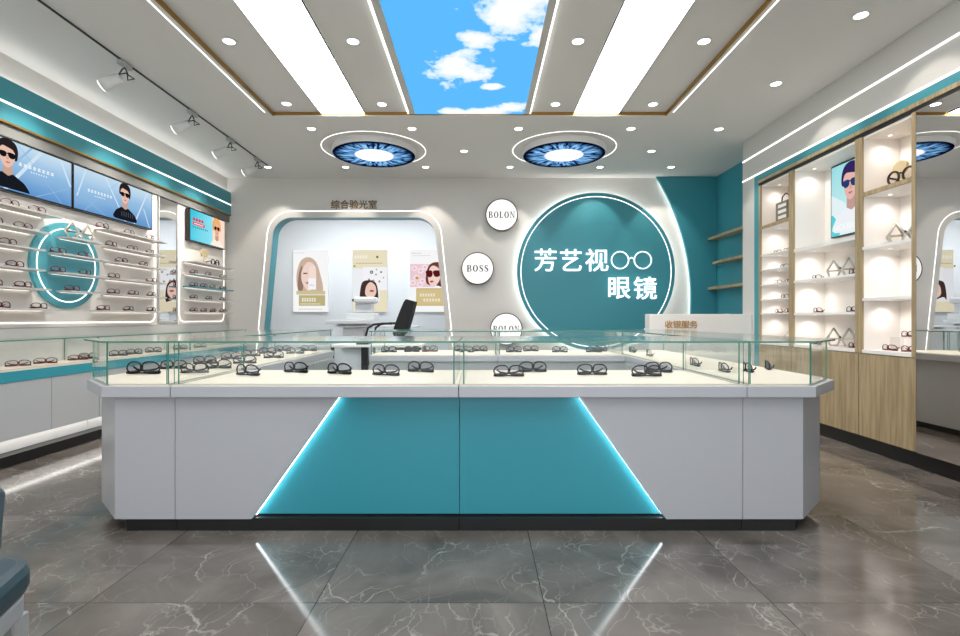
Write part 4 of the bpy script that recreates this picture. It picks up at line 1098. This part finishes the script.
P3.append((I2(190, 160, 80), ell(.2, .545, .05, .025, 8)))
P3 += [(I2(110, 60, 50), sm([(.48, .45), (.46, .62), (.56, .76), (.78, .8), (1.0, .72), (1.0, .4), (.8, .42)], 4)), (I2(244, 214, 204), sm([(.52, .62), (.52, .5), (.6, .42), (.72, .42), (.84, .52), (.86, .66), (.7, .74), (.58, .72)], 4)),
       (I2(90, 24, 28), sm([(.46, .6), (.46, .66), (.62, .66), (.63, .58), (.54, .555)], 3)), (I2(90, 24, 28), sm([(.66, .66), (.86, .66), (.85, .585), (.74, .56), (.67, .59)], 3)), (I2(190, 60, 80), sm([(.56, .49), (.62, .505), (.67, .49), (.61, .47)], 3)),
       (I2(196, 172, 112), R4(.18, .1, 1, .38)), (I2(214, 194, 140), R4(.2, .115, 1, .365))]
P3 += microtext(.28, .25, .45, .05, 6, I2(246, 240, 225)) + microtext(.38, .17, .5, .05, 6, I2(246, 240, 225)) + microtext(.05, .93, .3, .015, 8, I2(190, 190, 190)) + microtext(.1, .89, .5, .012, 16, I2(200, 200, 200))
poster(410, 445.5, 'right lit poster showing a woman in red sunglasses with pink flowers', P3)

# ------------------------------------------------------------------ optometry instrument table behind the arch
Y0 = 7.75
def bx(px0, px1, pa, pb, y0, y1):
    """box whose near face sits at depth y0 and spans the given height band"""
    return B((px0-CX)*y0/F, (px1-CX)*y0/F, y0, y1, 1-(pb-CY)*y0/F, 1-(pa-CY)*y0/F)
t = thing('instrument_table', 'white two-level optometry instrument table inside the arched room', 'table', (-1.9, 8.0, 0))
obj('upper_top', B(-2.34, -1.63, 7.75, 8.2, .925, .985), 'plastic', t, bevel=.008)
obj('lower_top', B(-2.20, -.95, 7.80, 8.25, .872, .895), 'plastic', t, bevel=.005)
obj('pedestal', B(-2.12, -1.80, 7.88, 8.15, .04, .871), 'plastic', t, bevel=.01)
obj('pedestal', B(-1.35, -1.1, 7.88, 8.15, .04, .871), 'plastic', t, bevel=.01)
obj('foot', B(-2.25, -1.0, 7.84, 8.2, .0, .039), 'plastic', t, bevel=.008)
obj('upper_support', B(-2.2, -1.75, 7.9, 8.15, .896, .924), 'plastic', t)
t = thing('eye_tester', 'white eye testing machine standing on the instrument table', 'machine', (-1.83, 7.95, .986))
obj('base', B(-2.05, -1.60, 7.8, 8.1, .986, 1.09), 'plastic', t, bevel=.015)
obj('column', B(-1.93, -1.66, 7.86, 8.05, 1.091, 1.24), 'plastic', t, bevel=.02)
obj('head', B(-1.93, -1.60, 7.78, 8.08, 1.241, 1.34), 'plastic', t, bevel=.03)
obj('knob', cyl(bmesh.new(), (-1.95, 1.29), .02, 7.85, 7.9, 16, axis='y'), 'blackmetal', t)

# reception desk behind the entrance gap
t = thing('white_desk', 'white desk with dark legs behind the gap in the island', 'desk', (-1.3, 5.6, 0))
obj('desktop', B(-1.566, -.60, 5.30, 5.85, .705, .73), 'white', t, bevel=.003)
obj('modesty_panel', B(-1.45, -1.17, 5.36, 5.375, .15, .704), 'roomwall', t)
obj('leg_panel', B(-1.235, -1.165, 5.31, 5.356, .0, .704), 'black', t)
for (x, y) in [(-1.535, 5.33), (-1.535, 5.81), (-.63, 5.81), (-.63, 5.33)]:
    obj('leg', tube(bmesh.new(), [(x, y, .0), (x, y, .704)], [.012, .017], n=10), 'blackmetal', t)
t = thing('card_reader', 'small black card reader lying on the white desk', 'device', (-1.25, 5.45, .731))
obj('case', B(-1.30, -1.17, 5.36, 5.48, .731, .748), 'black', t, bevel=.004)
obj('keypad', B(-1.29, -1.22, 5.37, 5.45, .7485, .752), 'plastic', t)
t = thing('stool', 'small round teal stool beside the white desk leg', 'stool', (-1.66, 5.32, 0))
obj('seat', cyl(bmesh.new(), (-1.66, 5.32), .085, .50, .565, 24), 'teal', t, bevel=.015)
obj('column', cyl(bmesh.new(), (-1.66, 5.32), .02, .03, .499, 16), 'chrome', t)
obj('base', cyl(bmesh.new(), (-1.66, 5.32), .08, .0, .029, 24), 'chrome', t)

# office chair
def office_chair():
    t = thing('office_chair', 'black high-back office chair in front of the arched room', 'chair', (-1.0, 6.35, 0))
    k = 6.2/5.8
    X = lambda px: (px-CX)*6.2/F
    Z = lambda py: 1-(py-CY)*6.2/F
    bm = bmesh.new()
    # tilted padded back (seen from its side), leaning right
    prof = [(X(392), Z(334)), (X(404), Z(333)), (X(413), Z(304)), (X(412), Z(301)), (X(408.5), Z(300)), (X(403), Z(302))]
    prof = sm(prof, 4)
    prism(bm, prof, 6.24, 6.56, axis='y')
    obj('backrest', bm, 'blackfab', t, bevel=.02)
    obj('back_bracket', B(X(393), X(402), 6.36, 6.46, .50, Z(333)), 'blackmetal', t)
    obj('seat', B(X(362), X(398), 6.18, 6.64, .44, .52), 'blackfab', t, bevel=.03)
    for y in (6.17, 6.65):
        pts = [(X(393), y, Z(323.5)), (X(383), y, Z(323.5)), (X(374), y, Z(324.5)), (X(368.5), y, Z(328)), (X(366.5), y, Z(335)), (X(367), y, .50)]
        obj('armrest', tube(bmesh.new(), pts, .014, n=8), 'blackmetal', t)
    cxx = X(380)
    obj('gas_column', cyl(bmesh.new(), (cxx, 6.41), .025, .08, .439, 16), 'blackmetal', t)
    for i in range(5):
        a = 2*PI*i/5+.3; ex, ey = cxx+.27*math.cos(a), 6.41+.27*math.sin(a)
        ba = obj('base_arm', tube(bmesh.new(), [(cxx, 6.41, .10), (ex, ey, .065)], [.02, .014], n=8), 'blackmetal', t)
        obj('caster', tube(bmesh.new(), [(ex-.015*math.sin(a), ey+.015*math.cos(a), .028), (ex+.015*math.sin(a), ey-.015*math.cos(a), .028)], .028, n=14), 'blackmetal', ba)
office_chair()

# foreground chair
def tub_chair():
    c = Vector((-1.143, .857)); th = math.radians(20); Rm = Matrix.Rotation(th, 2)
    def W(x, y): v = c + Rm @ Vector((x, y)); return (v.x, v.y)
    t = thing('tub_chair', 'dark teal leather tub chair with pale grey legs at the left photo edge', 'chair', (c.x, c.y, 0))
    seat = rpoly([(-.235, -.22), (.235, -.22), (.245, .235), (-.245, .235)], .07, 6)
    bm = PR([W(*p) for p in seat], .405, .475); obj('seat', bm, 'leather', t, bevel=.022, smooth=False)
    fr = rpoly([(-.225, -.21), (.225, -.21), (.235, .225), (-.235, .225)], .06, 6)
    obj('seat_frame', PR([W(*p) for p in fr], .36, .404), 'chairgrey', t, bevel=.006)
    path = rpoly([(-.225, .05), (-.225, -.215), (.225, -.215), (.225, .05)], [0, .12, .12, 0], 8)
    n = len(path); bm = bmesh.new(); rows = []
    for i, p in enumerate(path):
        a = Vector(path[max(0, i-1)]); b = Vector(path[min(n-1, i+1)]); d = (b-a).normalized(); nn = Vector((d.y, -d.x))
        end = min(i, n-1-i)
        zt = .705+.08*min(1, end/6); lean = .03
        if end == 0: zt -= .03
        ring = []
        for (o_, z) in ((.0, .478), (.012, .55), (.02, zt-.012), (.012, zt), (-.018, zt), (-.028, zt-.012), (-.03, .55), (-.034, .478)):
            q = Vector(p)+nn*(o_+.01); ring.append(bm.verts.new((*W(q.x, q.y), z)))
        rows.append(ring)
    for A_, B_ in zip(rows, rows[1:]):
        for k in range(8): bm.faces.new((A_[k], A_[(k+1) % 8], B_[(k+1) % 8], B_[k]))
    bm.faces.new(rows[0]); bm.faces.new(rows[-1][::-1]); bmesh.ops.recalc_face_normals(bm, faces=bm.faces)
    obj('backrest', bm, 'leather', t, smooth=True)
    for (x, y) in [(.20, .19), (-.20, .19), (.19, -.18), (-.19, -.18)]:
        a = W(x, y); b = W(x*1.08, y*1.1)
        bm = bmesh.new()
        top = [(a[0]-.028, a[1]-.022, .359), (a[0]+.028, a[1]-.022, .359), (a[0]+.028, a[1]+.022, .359), (a[0]-.028, a[1]+.022, .359)]
        mid = [(a[0]*.5+b[0]*.5+sx*.019, a[1]*.5+b[1]*.5+sy*.017, .24) for sx, sy in ((-1, -1), (1, -1), (1, 1), (-1, 1))]
        bot = [(b[0]+sx*.011, b[1]+sy*.011, 0) for sx, sy in ((-1, -1), (1, -1), (1, 1), (-1, 1))]
        L_ = [[bm.verts.new(p) for p in q] for q in (top, mid, bot)]
        for A_, B_ in zip(L_, L_[1:]):
            for k in range(4): bm.faces.new((A_[k], A_[(k+1) % 4], B_[(k+1) % 4], B_[k]))
        bm.faces.new(L_[0]); bm.faces.new(L_[2]); bmesh.ops.recalc_face_normals(bm, faces=bm.faces)
        obj('leg', bm, 'chairgrey', t, bevel=.004)
tub_chair()

# ------------------------------------------------------------------ ceiling lights
for x0, x1, lb in [(IC-1.418, IC-1.008, 'left long white light panel in the ceiling recess'), (IC+1.0, IC+1.424, 'right long white light panel in the ceiling recess')]:
    t = thing('ceiling_light_panel', lb, 'ceiling light', ((x0+x1)/2, 2.2, H+.03), 'long light panels of the ceiling recess')
    obj('diffuser', B(x0, x1, RY0+.02, RY1-.019, H+.018, H+.033), 'panel', t)
    bm = bmesh.new(); box(bm, x0-.005, x0-.0005, RY0+.02, RY1-.019, H+.017, H+.033); box(bm, x1+.0005, x1+.005, RY0+.02, RY1-.019, H+.017, H+.033); obj('edge_profile', bm, 'seam', t)
t = thing('sky_ceiling_panel', 'backlit blue sky and cloud picture panel in the middle of the ceiling', 'ceiling light', (0, 0, H+.03))
obj('picture', B(IC-.52, IC+.523, RY0+.02, RY1-.019, H+.012, H+.033), 'sky', t)
obj('edge_profile', B(IC-.573, IC-.521, RY0+.02, RY1-.019, H+.012, H+.033), 'wallgrey', t); obj('edge_profile', B(IC+.524, IC+.573, RY0+.02, RY1-.019, H+.012, H+.033), 'wallgrey', t)
for x0, lb in [(IC-.594, 'thin white light line left of the sky panel'), (IC+.574, 'thin white light line right of the sky panel')]:
    tagit(obj('ceiling_light_line', B(x0, x0+.013, RY0+.02, RY1-.019, H+.014, H+.034), 'led'), lb, 'light strip')
for x0, lb in [(RX0-.046, 'thin white ceiling light line outside the left brass edge of the recess'), (RX1+.028, 'thin white ceiling light line outside the right brass edge of the recess')]:
    tagit(obj('ceiling_light_line', B(x0, x0+.011, RY0, 4.82, H-.003, H-.0003), 'led'), lb, 'light strip')

# eye lamps
for i, (x, lb) in enumerate([(-1.217, 'left round ceiling lamp printed with a blue iris'), (.965, 'right round ceiling lamp printed with a blue iris')]):
    y = 5.89
    t = thing('iris_ceiling_lamp', lb, 'ceiling light', (x, y, H), 'iris lamps')
    bm = bmesh.new(); band(bm, circ(x, y, .466, 72), circ(x, y, .476, 72), H-.064, H-.0005, axis='z'); obj('drum', bm, 'ceil', t)
    bm = bmesh.new(); cyl(bm, (0, 0), .4655, 0, .006, 72); o = obj('iris_disc', bm, 'eye', None); o.parent = t; o.location = (0, 0, -.066)
    o.rotation_euler = (0, 0, i*1.3)
    obj('light_ring', band(bmesh.new(), circ(x, y, .583, 96), circ(x, y, .591, 96), H-.003, H-.0005, axis='z'), 'led', t)

# downlights
DL = [(229, 41), (353, 41), (578, 41), (704, 41), (286.5, 103.5), (382, 104), (555.5, 104), (653, 104), (861, 15), (776, 83.5), (311.5, 128.5), (412, 128.5), (518.5, 128.5), (631, 128.5), (719, 129),
      (464, 151), (651.5, 151), (345.6, 167), (425.6, 167), (510, 167), (600, 167), (671, 167), (268, 167)]
nm = ['in the recess between left brass edge and left light panel, nearer', 'in the recess between left light panel and sky, nearer', 'in the recess between sky and right light panel, nearer', 'in the recess between right light panel and right brass edge, nearer',
      'in the recess between left brass edge and left light panel, farther', 'in the recess between left light panel and sky, farther', 'in the recess between sky and right light panel, farther', 'in the recess between right light panel and right brass edge, farther',
      'in the ceiling at the top right, nearest the bulkhead', 'in the ceiling at right, above the middle cabinet', 'ahead of the left iris lamp, on its left', 'ahead of the left iris lamp, on its right', 'ahead of the right iris lamp, on its left', 'ahead of the right iris lamp, on its right',
      'in front of the white pier', 'midway between the two iris lamps', 'right beside the right iris lamp', 'behind the left iris lamp, on its left', 'behind the left iris lamp, on its right', 'behind the right iris lamp, on its left', 'behind the right iris lamp, on its right', 'in the ceiling before the teal alcove', 'near the far end of the ceiling track']
for (px, py), w in zip(DL, nm):
    rec = py < 115 and px < 710; z = H+(.034 if rec else 0)
    y = (z-1)*F/(CY-py); x = (px-CX)*y/F
    t = thing('downlight', 'white downlight ' + w, 'ceiling light', (x, y, z), 'ceiling downlights')
    obj('trim_ring', band(bmesh.new(), circ(x, y, .0405, 32), circ(x, y, .056, 32), z-.005, z-.0003, axis='z'), 'ceil', t)
    obj('lens', cyl(bmesh.new(), (x, y), .040, z-.004, z-.0006, 32), 'downlight', t)
    tgt = None; en = 30; sz = 1.5
    if py > 160: tgt = (x, YB, 1.75); en = 26; sz = 1.15
    if px in (861, 776): tgt = (XC, y, 1.9) if px == 861 else (XC, y, 1.9); en = 15; sz = 1.3
    lamp('spot_beam', 'SPOT', (x, y, z-.012), en, (1, .92, .82), t, target=tgt or (x, y, 0), spot_size=sz, spot_blend=.3, shadow_soft_size=.04)

# track and track spots
tagit(obj('light_track', B(-2.695, -2.686, .5, 6.48, H-.012, H-.0003), 'blackmetal'), 'long thin black track along the left side of the ceiling', 'light track')
tn = ['nearest track spotlight aiming at the left wall', 'second nearest track spotlight aiming at the left wall', 'third track spotlight aiming at the left wall', 'farthest track spotlight, at the end of the ceiling track']
for i, y in enumerate([3.87, 4.78, 5.51, 6.18]):
    X0 = -2.69
    t = thing('track_spotlight', tn[i], 'spotlight', (X0, y, H-.02), 'track spotlights on the left')
    obj('adapter', B(X0-.018, X0+.018, y-.06, y+.06, H-.045, H-.0125), 'chairgrey', t)
    P0 = Vector((X0-.01, y, H-.11)); d = Vector((-.62, -.04, -.30)).normalized()
    obj('yoke', tube(bmesh.new(), [(X0, y, H-.046), (X0, y-.03, H-.075), tuple(P0+Vector((0, -.047, -.01))), tuple(P0+Vector((.05, -.047, .0))), tuple(P0+Vector((.05, .047, .0))), tuple(P0+Vector((0, .047, -.01))), (X0, y+.03, H-.075), (X0, y, H-.0465)], .005, n=6), 'blackmetal', t)
    a = P0-d*(-.02); b = P0+d*.17
    obj('head', tube(bmesh.new(), [tuple(a), tuple(P0+d*.09), tuple(P0+d*.12), tuple(b)], [.034, .036, .045, .048], n=24), 'ceil', t)
    obj('lens', tube(bmesh.new(), [tuple(b+d*.0006), tuple(b+d*.004)], .044, n=24), 'downlight', t)
    lamp('spot_beam', 'SPOT', tuple(b+d*.012), 62, (1, .95, .88), t, target=tuple(b+Vector((-.67, -.05, -1.25))), spot_size=1.65, spot_blend=1.0, shadow_soft_size=.04)

# ------------------------------------------------------------------ camera, world, view
cam = bpy.data.cameras.new('camera'); cam.sensor_width = 36; cam.lens = 36*F/960; cam.shift_y = 1/960; cam.clip_start = .05
co = bpy.data.objects.new('camera', cam); COL.objects.link(co); co.location = (0, 0, 1.0); co.rotation_euler = (PI/2, 0, 0)
SC.camera = co
w = bpy.data.worlds.new('world'); SC.world = w; w.use_nodes = True
w.node_tree.nodes['Background'].inputs[0].default_value = (.9, .95, 1, 1); w.node_tree.nodes['Background'].inputs[1].default_value = 1.7
vs = SC.view_settings; vs.view_transform = 'Standard'; vs.look = 'None'; vs.exposure = .32; vs.gamma = 1; vs.use_curve_mapping = False
try:
    SC.cycles.use_denoising = True; SC.cycles.max_bounces = 14; SC.cycles.transparent_max_bounces = 40; SC.cycles.glossy_bounces = 6; SC.cycles.diffuse_bounces = 5
    SC.cycles.sample_clamp_indirect = 6; SC.cycles.caustics_reflective = False; SC.cycles.caustics_refractive = False
except Exception: pass
# every label must single out one thing
seen = {}
for l, o in LABELS:
    n = len(l.split())
    if not 4 <= n <= 16: print('LABEL LENGTH', n, l)
    if l in seen: print('DUPLICATE LABEL', l)
    seen[l] = o
